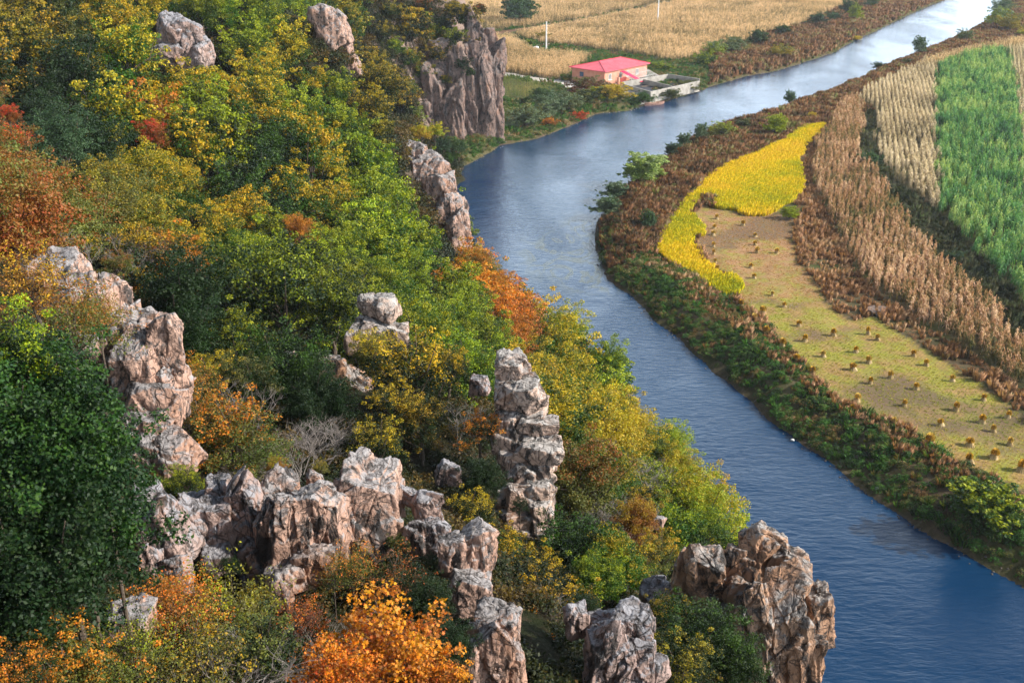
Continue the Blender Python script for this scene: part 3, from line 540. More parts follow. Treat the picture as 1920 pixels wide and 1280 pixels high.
# individually placed plants: px,py of crown centre, distance, crown width px, kind, body, tips, name
SP_ = [
 (710,1225,19.5,290,'maple',MB_,MO,'maple_tree'),(620,1270,18.5,180,'maple',MB_,MO,'maple_tree'),(800,1262,19.5,150,'maple',MB_,OR,'maple_tree'),
 (70,800,16.5,320,'near',ND,NG,'oak_tree'),(100,930,16,360,'near',ND,NG,'oak_tree'),(50,1110,15.5,370,'near',ND,DG,'oak_tree'),(190,880,17,180,'open',ND,NG,'oak_tree'),(165,1070,17,170,'open',ND,DG,'oak_tree'),(10,700,17,220,'near',ND,YG,'oak_tree'),
 (130,1270,14.5,210,'open',OL,OR,'shrub'),(20,1280,13.5,160,'open',DG,OR,'shrub'),(250,1230,17,160,'thin',OL,YG,'shrub'),(330,1150,20,170,'thin',RU,OR,'shrub'),
 (420,1160,21,210,'thin',OL,YG,'shrub'),(480,1230,19,200,'open',DG,OL,'shrub'),(370,1245,18,210,'thin',OL,GD,'shrub'),(660,1070,23.5,110,'thin',OL,OR,'shrub'),(560,1165,22,110,'thin',BR,OR,'shrub'),(740,1100,23.5,150,'thin',DG,RU,'shrub'),(800,1140,23,120,'near',DG,DG,'shrub'),(830,1210,21.5,110,'near',DG,DG,'shrub'),
 (130,610,30,190,'thin',OL,RU,'shrub'),(60,540,28,170,'thin',RU,YL,'shrub'),(180,590,31,110,'thin',GD,RU,'shrub'),
 (530,545,50,235,'mid',DG,YG,'oak_tree'),(620,580,50,150,'mid',DG,YG,'oak_tree'),(450,640,46,140,'mid',DG,YG,'oak_tree'),(450,500,56,130,'mid',GR,YG,'oak_tree'),
 (760,710,41,210,'open',DG,YL,'shrub'),(700,660,43,110,'open',OL,YL,'shrub'),(840,690,42,100,'open',DG,YL,'shrub'),(700,840,35,140,'open',DG,YL,'shrub'),(790,790,38,130,'open',DG,GD,'shrub'),(900,810,37,100,'open',DG,OR,'shrub'),(740,760,38,110,'open',DG,YL,'shrub'),
 (540,705,42,180,'near',DG,GR,'shrub'),(600,760,40,140,'near',DG,DG,'shrub'),(470,720,40,120,'mid',DG,OL,'shrub'),
 (440,830,33,200,'open',OL,OR,'shrub'),(380,780,34,130,'thin',OL,OR,'shrub'),(500,860,32,120,'thin',OL,GR,'shrub'),(360,720,36,100,'thin',OL,OR,'shrub'),(340,920,29,80,'near',DG,YG,'shrub'),
 (400,700,40,100,'open',OL,YL,'shrub'),
 (880,960,33,110,'open',DG,YL,'shrub'),(940,1040,31,130,'open',GR,YL,'shrub'),(900,900,34,90,'near',DG,DG,'shrub'),(860,1020,30,70,'near',DG,YL,'shrub'),(1000,1060,32,110,'open',DG,YL,'shrub'),
 (1080,1040,34,170,'near',DG,GR,'shrub'),(1150,1060,34,150,'near',GR,GD,'shrub'),(1030,1130,28,150,'open',DG,YL,'shrub'),(1000,1230,26,150,'open',DG,OR,'shrub'),(1120,1090,31,120,'near',GR,YG,'shrub'),
 (1230,1040,40,110,'open',OL,YL,'shrub'),(1190,980,44,100,'near',RU,GD,'shrub'),
 (345,905,28,70,'open',DG,YG,'shrub'),(455,905,28.5,50,'open',OL,GD,'shrub'),(300,960,26.5,60,'open',OL,YG,'shrub'),(625,1085,25,60,'open',DG,RU,'shrub'),(480,1130,24,80,'open',DG,GD,'shrub'),(330,1110,24,70,'open',RU,OR,'shrub'),(745,1020,26.5,50,'open',DG,OL,'shrub'),(800,1060,25.5,60,'open',DG,DG,'shrub'),(430,1060,25.5,45,'open',DG,DG,'shrub'),(220,500,37,70,'open',OL,RU,'shrub'),(1100,1135,24.6,60,'open',DG,DG,'shrub'),(975,950,35.5,40,'open',DG,DG,'shrub'),(600,880,29.5,40,'open',OL,GD,'shrub'),(520,875,30,50,'open',RU,YG,'shrub'),
 (1310,1200,28,170,'near',DG,GR,'shrub'),(1280,1250,26,150,'open',DG,GD,'shrub'),(1380,1250,28,110,'near',DG,GR,'shrub'),(1250,1160,30,90,'near',DG,GD,'shrub'),
 (1300,930,56,140,'mid',YG,YL,'maple_tree'),(1330,990,54,100,'mid',GR,YG,'maple_tree'),(1240,940,55,110,'mid',GR,YG,'maple_tree'),(1220,850,62,110,'mid',GR,YG,'maple_tree'),(1260,830,66,90,'mid',YG,YG,'maple_tree'),(1270,880,61,90,'mid',YG,YL,'maple_tree'),(1190,960,50,110,'mid',DG,GD,'shrub'),
 (1140,680,82,90,'mid',GR,YG,'oak_tree'),(1060,620,88,110,'mid',YG,YL,'maple_tree'),(1060,720,72,140,'mid',GR,YL,'maple_tree'),(1075,790,64,110,'mid',GR,YL,'maple_tree'),(1010,620,86,110,'mid',GR,YL,'maple_tree'),(1150,770,72,90,'mid',GR,YL,'shrub'),
 (900,500,103,80,'mid',OL,OR,'maple_tree'),(940,535,99,60,'mid',RU,OR,'maple_tree'),(980,580,95,70,'mid',RU,OR,'maple_tree'),
 (110,255,62,120,'mid',BG,DG,'oak_tree'),(15,215,62,42,'mid',RU,RD,'maple_tree'),(290,250,78,60,'mid',RU,RD,'maple_tree'),
 (560,430,66,62,'mid',RU,OR,'maple_tree'),(360,490,52,50,'mid',RU,OR,'maple_tree'),(350,330,72,50,'mid',GD,YL,'maple_tree'),
 (872,30,206,60,'vfar',DG,GD,'broadleaf_tree'),(850,70,204,50,'vfar',DG,YG,'broadleaf_tree'),(822,100,202,50,'vfar',DG,GD,'broadleaf_tree'),(795,135,201,45,'vfar',GR,GD,'broadleaf_tree'),(885,80,205,36,'vfar',DG,GD,'broadleaf_tree'),(868,120,200,36,'vfar',DG,DG,'shrub'),(880,135,200,24,'vfar',DG,GR,'shrub'),(900,18,210,30,'vfar',DG,RU,'broadleaf_tree'),(835,150,200,26,'vfar',DG,GD,'shrub'),(905,175,202,18,'vfar',OL,GD,'shrub'),(775,215,190,50,'vfar',OL,YG,'shrub'),
 (830,270,177,40,'vfar',BG,DG,'willow_bush'),(860,275,179,40,'vfar',BG,GR,'willow_bush'),(845,295,178,35,'vfar',GR,GR,'willow_bush'),(790,250,168,45,'vfar',GD,YL,'shrub'),(815,245,175,40,'vfar',YG,YL,'shrub'),
]
def hit(px, py, lift=2.5):
    d = ray(px, py).normalized(); t = np.arange(20, 260, .5); x, y, z = d.x*t, d.y*t, CAMZ+d.z*t-lift; k = np.nonzero(hill_z(x, y, False) > z)[0]
    return float(t[k[0]]) if len(k) else None
BASEW = {'near': 4.9, 'mid': 5.3, 'far': 5.6, 'vfar': 6.0, 'maple': 4.7, 'open': 4.9, 'thin': 5.0, 'willow': 5.3}
HH = {'near': 2.3, 'mid': 2.9, 'far': 3.05, 'vfar': 2.4, 'maple': 2.3, 'open': 2.2, 'thin': 2.1, 'willow': 2.9}
TP = []
for (px, py, w_, c, acc) in ((760,60,50,DG,GD),(790,38,46,DG,YG),(800,85,46,DG,GD),(770,110,50,GR,GD),(830,45,44,DG,DG),(850,18,44,DG,GD),(790,12,46,DG,RU),(740,90,48,GR,YG),(735,140,48,DG,GD),(765,165,44,GR,GD),(715,60,48,DG,GD),(730,20,46,DG,GD),(810,60,40,GR,YG),(825,75,40,DG,GD)):
    d_ = hit(px, py)
    if d_: SP_.append((px, py, d_, w_, 'vfar', c, acc, 'broadleaf_tree'))
for (px, py, d, wpx, kind, c, acc, nm) in SP_:
    s = wpx*d/FPX/BASEW[kind]*1.08; p = at(px, py, d); gz = float(hill_z(p.x, p.y)); zb = p.z - HH[kind]*s
    TP.append((p.x, p.y, s*2.2)); t = tree(kind, p.x, p.y, zb, s, jitter(c, .1), jitter(acc, .1), name=nm)
    if zb > gz + .3:   # the trunk reaches down to the slope
        t.children[0].scale = (1, 1, 1); ex = MB().tube([(0, 0, (gz-zb)/s-.5), (0.05, 0, (gz-zb)/s*.5), (0, 0, .3)], [.10, .09, .08], 7).mesh('trunk_base'); ex.materials.append(M_bark)
        o = bpy.data.objects.new('trunk_base', ex); COL.objects.link(o); o.parent = t
# the wood: a jittered grid over the slope, kept where the picture shows it
cand = []
for lo, hi, step, kind in ((38, 72, 3.2, 'mid'), (72, 142, 3.95, 'far'), (142, 230, 5.2, 'vfar')):
    for yy in np.arange(lo, hi, step):
        for xx in np.arange(-75, 22, step): cand.append((xx+rnd.uniform(-.42, .42)*step, yy+rnd.uniform(-.42, .42)*step, kind, step))
ca = np.array([(c[0], c[1]) for c in cand]); cz = hill_z(ca[:, 0], ca[:, 1]); pr_ = proj(np.stack([ca[:, 0], ca[:, 1], cz+2.8], 1))
# skyline test: is the canopy hidden behind nearer ground?
def hidden(x, y, z):
    t = np.linspace(.12, .93, 26); gx, gy = x*t, y*t; gzr = CAMZ+(z-CAMZ)*t; return bool(np.any(hill_z(gx, gy, False) > gzr + .6))
nwood = 0
for i, (x, y, kind, step) in enumerate(cand):
    z = float(cz[i]); px, py, f = pr_[i]
    if z < 2.0 or px < -60 or px > 1500 or py < -70 or py > 1330: continue
    if kind == 'vfar' and (px > 905 or (px > 780 and py > 135) or (y > 212 and px > 860)): continue
    if any((x-a)**2+(y-b)**2 < (r*.75+.6)**2 for a, b, r in TP): continue
    s = rnd.uniform(.74, 1.16)*step/3.7
    rpx = 2.5*s*FPX/f
    bad = False
    for (a0, b0, a1, b1, dd) in ROCKS:
        if f < dd*1.03 and a0-rpx*.7 < px < a1+rpx*.7 and b0-rpx*.7 < py < b1+rpx*.55: bad = True; break
        if abs(f-dd) < 2.5 and a0 < px < a1 and b0 < py < b1: bad = True; break
    if bad or hidden(x, y, z+3.4*s): continue
    c, acc = pal(px, py); nm = 'shrub' if (c in (RU, BR, OL) and rnd.random() < .6) else 'broadleaf_tree'
    tree(kind, x, y, z-.2, s, jitter(c, .12), jitter(acc, .09), rnd.uniform(.85, 1.15), nm); nwood += 1
print('wood trees', nwood, 'placed', len(SP_))
# bare bushes
for (px, py, d, s) in ((560, 845, 34, .75), (600, 815, 35, .7), (520, 880, 32, .7), (745, 235, 150, 3.0), (1090, 880, 50, 1.2), (1110, 940, 48, 1.2), (440, 1270, 18, .7), (700, 1110, 22, .6), (1160, 990, 45, 1.0), (1000, 850+300, 27, .6), (470, 760, 38, .8), (860, 760, 39, .7), (630, 1120, 22, .6), (1195, 900, 55, 1.1), (230, 470, 50, 1.0), (130, 470, 42, .9)):
    p = at(px, py, d); gz = float(hill_z(p.x, p.y)); o = link('bare_bush', BARE, M_bare); o.location = (p.x, p.y, min(p.z-1.1*s, gz+1)); o.scale = (s*1.3, s*1.3, s); o.rotation_euler.z = rnd.uniform(0, 6)
    PLANTS.append((o, 'leafless grey', 'grey', s, 'bare_bush'))

# ------------------------------------------------------------------ scatter helper (geometry nodes) for uncountable growth
def scatter(name, P, rz, sc, protos, label, mat_, tilt=None):
    P = np.asarray(P, np.float32); me = bpy.data.meshes.new(name); me.vertices.add(len(P)); me.vertices.foreach_set('co', P.ravel())
    fattr(me, 'rz', rz); fattr(me, 'sc', sc); a = me.attributes.new('ix', 'INT', 'POINT'); a.data.foreach_set('value', rng.integers(0, len(protos), len(P)).astype(np.int32))
    c = bpy.data.collections.new(name + '_source')
    for pm in protos:
        pm = pm.copy(); pm.materials.clear(); pm.materials.append(mat_); c.objects.link(bpy.data.objects.new('sprig', pm))
    ng = bpy.data.node_groups.new(name + '_nodes', 'GeometryNodeTree'); ng.interface.new_socket('Geometry', in_out='INPUT', socket_type='NodeSocketGeometry'); ng.interface.new_socket('Geometry', in_out='OUTPUT', socket_type='NodeSocketGeometry')
    n, l = ng.nodes, ng.links; gi = n.new('NodeGroupInput'); go = n.new('NodeGroupOutput'); iop = n.new('GeometryNodeInstanceOnPoints'); ci = n.new('GeometryNodeCollectionInfo')
    ci.inputs['Collection'].default_value = c; ci.inputs['Separate Children'].default_value = True; ci.inputs['Reset Children'].default_value = True
    def na(s, t): x = n.new('GeometryNodeInputNamedAttribute'); x.data_type = t; x.inputs[0].default_value = s; return x.outputs[0]
    cx = n.new('ShaderNodeCombineXYZ'); l.new(na('rz', 'FLOAT'), cx.inputs[2]); e2r = n.new('FunctionNodeEulerToRotation'); l.new(cx.outputs[0], e2r.inputs[0])
    l.new(gi.outputs[0], iop.inputs['Points']); l.new(ci.outputs[0], iop.inputs['Instance']); iop.inputs['Pick Instance'].default_value = True
    l.new(na('ix', 'INT'), iop.inputs['Instance Index']); l.new(e2r.outputs[0], iop.inputs['Rotation']); l.new(na('sc', 'FLOAT'), iop.inputs['Scale']); l.new(iop.outputs[0], go.inputs[0])
    o = link(name, me, kind='stuff', label=label); md = o.modifiers.new('growth', 'NODES'); md.node_group = ng; return o
def blades(seed, n, h, spread, w, lean=.5, r0=.1):
    """tuft of n bent blades"""
    g = np.random.default_rng(seed); a = g.uniform(0, 6.28, n); r = r0*np.sqrt(g.uniform(0, 1, n)); b = np.stack([r*np.cos(a), r*np.sin(a), np.zeros(n)-.05], 1)
    hh = h*g.uniform(.6, 1.1, n); o = np.stack([np.cos(a), np.sin(a)], 1)*spread*g.uniform(.2, 1, n)[:, None]
    mid = b + np.concatenate([o*.35, (hh*.65)[:, None]], 1); tip = b + np.concatenate([o, (hh*g.uniform(.75, 1, n))[:, None]], 1)
    s = np.stack([-np.sin(a), np.cos(a), 0*a], 1)*w/2; V = np.stack([b-s*.6, b+s*.6, mid+s, tip, mid-s], 1).reshape(-1, 3)
    me = mesh_np('tuft', V, np.arange(n*5).reshape(n, 5)); fattr(me, 'rnd', np.repeat(g.uniform(0, 1, n), 5)); return me
def bushlet(seed, rx, h, ncl, per, L, cr=.3):
    g = np.random.default_rng(seed); u = g.normal(0, 1, (ncl, 3)); u /= np.linalg.norm(u, axis=1)[:, None]; u[:, 2] = abs(u[:, 2])
    C = u*(g.uniform(.3, 1, ncl)**.5)[:, None]*np.array([rx, rx, h]); V, F, idx, rn, k, off = leaf_cloud(C, cr*g.uniform(.6, 1.3, ncl), per, L, g)
    me = mesh_np('bushlet', V, F); fattr(me, 'rnd', np.repeat(rn, k)); return me
def corn_row(seed, n=7, step=.29, leafy=1.0, h=1.95, droop=.2):
    g = np.random.default_rng(seed); Vs = []; Fs = []; rn = []
    def quad(a, b, c, d, r): k = len(Vs); Vs.extend([a, b, c, d]); Fs.append((k, k+1, k+2, k+3)); rn.extend([r]*4)
    for i in range(n):
        x = (i-(n-1)/2)*step + g.normal(0, .05); y = g.normal(0, .05); H_ = h*g.uniform(.74, 1.14); lx, ly = g.normal(0, .09, 2); r = g.uniform(0, 1)
        A = np.array([x, y, 0]); B = np.array([x+lx, y+ly, H_])
        for ang in (g.uniform(0, 3),):
            for q in (ang, ang+1.57):
                s = np.array([math.cos(q), math.sin(q), 0])*.022; quad(A-s, A+s, B+s*.6, B-s*.6, r)
        # tassel
        for t in range(4):
            d = np.append(g.normal(0, .07, 2), .24); s = np.array([.015, .01, 0]); quad(B-s, B+s, B+d+s*.4, B+d-s*.4, 1.0)
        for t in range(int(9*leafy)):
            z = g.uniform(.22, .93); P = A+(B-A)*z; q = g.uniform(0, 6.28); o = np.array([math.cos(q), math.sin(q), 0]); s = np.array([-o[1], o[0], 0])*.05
            L = g.uniform(.2, .46); m_ = P+o*L*.5+np.array([0, 0, .14]); e = P+o*L+np.array([0, 0, -droop*g.uniform(.2, 1.6)]); rr = min(1, max(0, z*.6+r*.45+g.normal(0, .12)))  # lower leaves darker: shade in the gaps between stalks put into the colour
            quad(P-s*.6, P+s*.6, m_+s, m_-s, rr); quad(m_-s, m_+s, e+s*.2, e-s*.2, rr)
    me = mesh_np('corn_row', np.array(Vs), np.array(Fs)); fattr(me, 'rnd', rn); return me

def fill(poly, ang, rowgap, step, jit=.12, margin=0., bend=0.0):
    """points along rows inside poly; ang = row direction (radians, plan)"""
    P = np.array(poly); c = P.mean(0); ex = np.hypot(*(P-c).T).max(); u = np.array([math.cos(ang), math.sin(ang)]); v = np.array([-u[1], u[0]])
    a, b = np.meshgrid(np.arange(-ex, ex, step), np.arange(-ex, ex, rowgap)); a, b = a.ravel(), b.ravel()
    bb = b + bend*a*a/ex; q = c + a[:, None]*u + bb[:, None]*v + rng.normal(0, jit, (len(a), 2))*np.array([1, 1])*.5
    th = ang + np.arctan(2*bend*a/ex); wob = 1.1*rowgap; nn = np.stack([q[:, 0]/1.3, q[:, 1]/1.3, 0*q[:, 0]], 1); k = inpoly(q[:, 0]+wob*vnoise(nn, 55), q[:, 1]+wob*vnoise(nn, 56), poly)
    pp = proj(np.stack([q[:, 0], q[:, 1], 0*q[:, 0]+3], 1)); k &= (pp[:, 0] > -40) & (pp[:, 0] < 1960) & (pp[:, 1] > -60) & (pp[:, 1] < 1340)
    if margin: k &= dline(q[:, 0], q[:, 1], poly, True) > margin
    return q[k], th[k]
def gpt(px, py):
    z = ZP
    for _ in range(6): x, y = gp(px, py, z); z = max(0.0, float(ground_z(x, y)))
    return x, y, z
def mean_dir(a, b):  # plan direction between two picture points
    p, q = gp(*a, ZP), gp(*b, ZP); return math.atan2(q[1]-p[1], q[0]-p[0])
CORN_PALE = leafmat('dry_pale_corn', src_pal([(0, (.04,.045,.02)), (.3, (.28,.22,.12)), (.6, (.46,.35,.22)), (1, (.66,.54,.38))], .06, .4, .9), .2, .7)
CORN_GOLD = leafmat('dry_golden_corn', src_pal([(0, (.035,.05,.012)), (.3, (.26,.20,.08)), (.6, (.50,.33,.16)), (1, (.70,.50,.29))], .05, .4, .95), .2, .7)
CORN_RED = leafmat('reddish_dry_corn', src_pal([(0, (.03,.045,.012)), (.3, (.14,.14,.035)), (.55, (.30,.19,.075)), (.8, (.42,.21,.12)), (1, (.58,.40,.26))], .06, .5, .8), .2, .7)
CORN_GREEN = leafmat('green_crop', src_pal([(0, (.012,.055,.018)), (.35, (.045,.15,.04)), (.65, (.11,.27,.07)), (1, (.34,.42,.13))], .12, .5, .7), .3, .5)
CORN_MIX = leafmat('turning_corn', src_pal([(0, (.06,.12,.02)), (.5, (.16,.22,.05)), (1, (.40,.33,.12))], .1, .5), .3, .6)
crow = [corn_row(s) for s in (1, 2, 3, 4, 5, 6, 7, 8)]; crow_lite = [corn_row(s, 6, .4, .55, 2.2) for s in (11, 12, 13, 14)]; crow_g = [corn_row(s, 6, .33, 1.5, 2.3, .3) for s in (21, 22, 23, 24, 25)]
def field(name, poly, ang, gap, protos, m, label, step=2.05, smin=.85, smax=1.12, bend=0., margin=0., jit=.16, spin=0.):
    q, th = fill(poly, ang, gap, step, jit, margin, bend); th = th + rng.normal(0, 1, len(th))*spin; z = ground_z(q[:, 0], q[:, 1]); print(name, len(q))
    gapn = vnoise(np.stack([q[:, 0]/3, q[:, 1]/3, 0*z], -1), 77); keep = gapn > -.78; q, th, z = q[keep], th[keep], z[keep]
    scatter(name, np.stack([q[:, 0], q[:, 1], z-.05], 1), th + np.where(rng.random(len(th)) < .5, math.pi, 0), rng.uniform(smin, smax, len(q)), protos, label, m)
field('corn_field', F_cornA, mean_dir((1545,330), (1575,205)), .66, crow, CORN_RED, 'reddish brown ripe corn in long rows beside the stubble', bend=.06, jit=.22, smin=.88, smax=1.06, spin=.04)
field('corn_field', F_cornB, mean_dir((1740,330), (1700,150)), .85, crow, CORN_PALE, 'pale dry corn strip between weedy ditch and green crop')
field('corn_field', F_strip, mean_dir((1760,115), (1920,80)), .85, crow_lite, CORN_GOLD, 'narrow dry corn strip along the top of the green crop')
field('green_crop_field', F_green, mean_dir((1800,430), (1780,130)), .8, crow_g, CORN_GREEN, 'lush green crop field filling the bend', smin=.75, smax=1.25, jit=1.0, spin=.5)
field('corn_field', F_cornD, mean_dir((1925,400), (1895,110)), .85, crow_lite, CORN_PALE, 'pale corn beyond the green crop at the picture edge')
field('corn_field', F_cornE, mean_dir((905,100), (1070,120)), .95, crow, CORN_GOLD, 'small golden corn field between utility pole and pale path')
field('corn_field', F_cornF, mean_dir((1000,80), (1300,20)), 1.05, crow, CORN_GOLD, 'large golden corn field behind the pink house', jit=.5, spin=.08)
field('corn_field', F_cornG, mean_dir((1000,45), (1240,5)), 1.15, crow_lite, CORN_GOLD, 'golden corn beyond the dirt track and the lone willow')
field('corn_field', F_plot, mean_dir((940,150), (1046,166)), .8, crow_lite, CORN_MIX, 'low green and yellow plot beside the pale path', smin=.5, smax=.75)

# rice and stubble
RICE = leafmat('ripe_rice', src_pal([(0, (.20,.30,.012)), (.3, (.55,.52,.012)), (.6, (.84,.64,.014)), (1, (.86,.56,.05))], .07, .3), .3, .6)
tufts = [blades(s, 24, .85, .26, .032, r0=.16) for s in (1, 2, 3, 4)]
q, th = fill(F_rice, mean_dir((1250,470), (1330,330)), .32, .26, .16); z = ground_z(q[:, 0], q[:, 1]); print('rice', len(q))
scatter('rice_field', np.stack([q[:, 0], q[:, 1], z], 1), rng.uniform(0, 6.28, len(q)), rng.uniform(.8, 1.15, len(q)), tufts, 'uncut bright yellow rice curving round the stubble', RICE)
STUB = leafmat('straw_stubble', src_pal([(0, (.20,.20,.03)), (.3, (.48,.30,.10)), (.6, (.60,.33,.15)), (1, (.70,.42,.22))], .07, .35), .2, .8)
STUB2 = leafmat('olive_stubble', src_pal([(0, (.14,.24,.015)), (.35, (.32,.36,.03)), (.6, (.52,.42,.09)), (1, (.68,.48,.22))], .10, .35), .2, .8)
st_t = [blades(s, 8, .15, .10, .024, r0=.09) for s in (11, 12, 13)]
q, th = fill(F_stub, mean_dir((1450,560), (1620,760)), .34, .36, .34); ri = inpoly(q[:, 0], q[:, 1], F_rice); q = q[~ri]; z = ground_z(q[:, 0], q[:, 1]); print('stubble', len(q))
pq = proj(np.stack([q[:, 0], q[:, 1], z], 1))[:, 1]; sc_ = rng.uniform(.7, 1.3, len(q))
nfar = pq + 70*vnoise(np.stack([q[:, 0]/6, q[:, 1]/6, 0*z], 1), 61) + 40*vnoise(np.stack([q[:, 0]/2, q[:, 1]/2, 0*z], 1), 62) < 570
for kk, mm, lb in ((nfar, STUB, 'orange straw stubble in fine rows beside the yellow rice'), (~nfar, STUB2, 'olive straw and weed stubble in fine rows nearer the green bank bush')):
    bare = vnoise(np.stack([q[:, 0]/2.6, q[:, 1]/5, 0*z], 1), 63) < .45
    k2 = kk & (bare | (rng.random(len(q)) < .35)); scatter('stubble', np.stack([q[:, 0], q[:, 1], z], 1)[k2], rng.uniform(0, 6.28, k2.sum()), sc_[k2], st_t, lb, mm)

# wild growth on banks and between fields
def wild_points(dens, cond, x0, x1, y0, y1):
    n = int((x1-x0)*(y1-y0)*dens); q = np.stack([rng.uniform(x0, x1, n), rng.uniform(y0, y1, n)], 1); pp = proj(np.stack([q[:, 0], q[:, 1], np.full(n, 3.)], 1))
    k = (pp[:, 0] > -40) & (pp[:, 0] < 1965) & (pp[:, 1] > -60) & (pp[:, 1] < 1340); q = q[k]; pp = pp[k]; k = cond(q, pp) & ~inpoly(q[:, 0], q[:, 1], RIVER); return q[k], pp[k]
FIELDS = [F_rice, F_stub, F_cornA, F_cornB, F_strip, F_green, F_cornD, F_cornE, F_cornF, F_cornG, F_plot, F_track, F_yard, F_path]
def nofield(q):
    k = np.ones(len(q), bool)
    for f in FIELDS: k &= ~inpoly(q[:, 0], q[:, 1], f)
    return k
leftbank = lambda q: dline(q[:, 0], q[:, 1], LBg[:24]) < dline(q[:, 0], q[:, 1], RBg)
def nohill(q): return hill_z(q[:, 0], q[:, 1], False) < ground_z(q[:, 0], q[:, 1])
BRUSH = leafmat('brown_brush', src_pal([(0, (.05,.045,.02)), (.25, (.15,.085,.045)), (.5, (.25,.12,.06)), (.72, (.36,.17,.065)), (.85, (.34,.25,.15)), (1, (.22,.24,.06))], .16, .75), .2, .8)
PINKB = leafmat('pinkish_dry_weeds', src_pal([(0, (.08,.07,.02)), (.3, (.26,.14,.07)), (.6, (.44,.23,.12)), (1, (.56,.38,.23))], .12, .5), .2, .8)
DARKG = leafmat('bank_greens', src_pal([(0, (.02,.035,.010)), (.3, (.035,.09,.012)), (.5, (.06,.19,.018)), (.68, (.09,.15,.025)), (.85, (.16,.14,.04)), (1, (.24,.13,.05))], .22, .7), .25, .7)
DITCH = leafmat('ditch_weeds', src_pal([(0, (.02,.03,.015)), (.3, (.05,.07,.03)), (.6, (.10,.09,.05)), (.85, (.09,.14,.04)), (1, (.20,.13,.07))], .16, .5), .2, .8)
br_t = [blades(s, 60, 1.35, .45, .034, r0=.38) for s in (21, 22, 23, 24)] + [bushlet(s, .5, .9, 22, 16, .10, .24) for s in (1, 2, 3)]
gr_t = [bushlet(s, .7, .75, 22, 18, .15, .28) for s in (3, 4, 5)] + [blades(s, 36, .9, .5, .05, r0=.3) for s in (31,)]
def wild(name, label, dens, cond, box, protos, m, smin, smax):
    q, pp = wild_points(dens, cond, *box); k = nofield(q) & nohill(q); q = q[k]; z = ground_z(q[:, 0], q[:, 1]); print(name, len(q))
    cl = 1+.35*vnoise(np.stack([q[:, 0]/3.5, q[:, 1]/3.5, 0*z], -1), 9)
    scatter(name, np.stack([q[:, 0], q[:, 1], z-.08], 1), rng.uniform(0, 6.28, len(q)), rng.uniform(smin, smax, len(q))*cl, protos, label, m)
dR = lambda q: dline(q[:, 0], q[:, 1], RBg); dL = lambda q: dline(q[:, 0], q[:, 1], LBg[:24])
# right bank: lower part below pixel row ~430 is green along the water, brown above
wild('brown_brush', 'dense brown and rust brush on the inside bank of the bend', 4.0, lambda q, pp: ~leftbank(q) & (dR(q) > .8) & (((pp[:, 1] < 470) & (pp[:, 0] < 1620+(200-pp[:, 1])*1.6)) | ((pp[:, 1] < 200) & (dR(q) < 22))), (5, 260, 80, 480), br_t, BRUSH, .38, .95)
low = lambda q, pp: ~leftbank(q) & (pp[:, 1] >= 400)
wild('bank_greenery', 'low dark green growth along the water under the stubble field', 3.6, lambda q, pp: low(q, pp) & (dR(q) > .5) & (dR(q) < 8.5 + 2*vnoise(np.stack([q[:, 0]/4, q[:, 1]/4, 0*q[:, 0]], 1), 3)) & (vnoise(np.stack([q[:, 0]/2.2, q[:, 1]/2.2, 0*q[:, 0]], 1), 31) > -.85), (5, 90, 45, 175), gr_t, DARKG, .35, .95)
wild('dry_bank_weeds', 'pinkish dry weeds edging the stubble above the green bank', 3.0, lambda q, pp: low(q, pp) & (dR(q) >= 4.5) & (dR(q) < 15) & (pp[:, 0] < 1500+(pp[:, 1]-430)*2.2), (5, 90, 45, 175), br_t, PINKB, .35, .75)
S_mid = G([(1500,270),(1545,255),(1525,330),(1545,385),(1572,432),(1600,502),(1640,548),(1720,602),(1790,642),(1860,692),(1920,730),(2060,855),(2060,905),(1920,788),(1880,750),(1820,708),(1760,664),(1690,622),(1640,590),(1595,600),(1550,570),(1530,530),(1495,490),(1490,440),(1498,398),(1490,380)])
wild('dry_weed_strip', 'tall pinkish dry weeds dividing stubble from reddish corn', 3.0, lambda q, pp: inpoly(q[:, 0], q[:, 1], S_mid), (30, 110, 60, 190), br_t, PINKB, .35, .8)
S_dit = G([(1612,190),(1636,203),(1648,230),(1640,272),(1670,330),(1735,384),(1765,402),(1800,440),(1850,500),(1905,560),(1985,622),(2060,690),(2060,772),(1920,655),(1895,630),(1870,588),(1800,528),(1740,478),(1700,418),(1665,378),(1640,325),(1606,300),(1617,240)])
wild('ditch_weeds', 'dark weeds in the ditch between reddish and pale corn', 2.6, lambda q, pp: inpoly(q[:, 0], q[:, 1], S_dit), (35, 130, 70, 220), gr_t+br_t[:2], DITCH, .5, 1.05)
wild('far_bank_brush', 'brown brush and grass on the far bank beyond the house', 1.8, lambda q, pp: leftbank(q) & (dL(q) > .6) & (dL(q) < 26) & (pp[:, 0] > 1330) & (pp[:, 1] > -40), (40, 260, 200, 520), br_t, BRUSH, .7, 1.2)
wild('far_bank_greenery', 'green undergrowth on the far bank below the house', 1.6, lambda q, pp: leftbank(q) & (dL(q) > .5) & (dL(q) < 24) & (pp[:, 0] <= 1340), (-20, 80, 170, 290), gr_t, DARKG, .6, 1.2)

wild('field_edge_weeds', 'dark green weeds and grass along the far field edges', .9, lambda q, pp: leftbank(q) & (dL(q) >= 20) & (q[:, 1] < 420), (-30, 160, 190, 420), gr_t, DARKG, .8, 1.4)
wild('bank_grass', 'pale and green grass clumps growing through the brown brush of both banks', .35, lambda q, pp: ((dR(q) > .6) & (dR(q) < 20) | leftbank(q) & (dL(q) < 24)) & (pp[:, 1] < 500), (-20, 260, 70, 480), gr_t, leafmat('mixed_grass', src_pal([(0, (.05,.08,.02)), (.4, (.14,.17,.04)), (.7, (.30,.24,.10)), (1, (.42,.30,.16))], .2, .8), .2, .8), .5, 1.2)
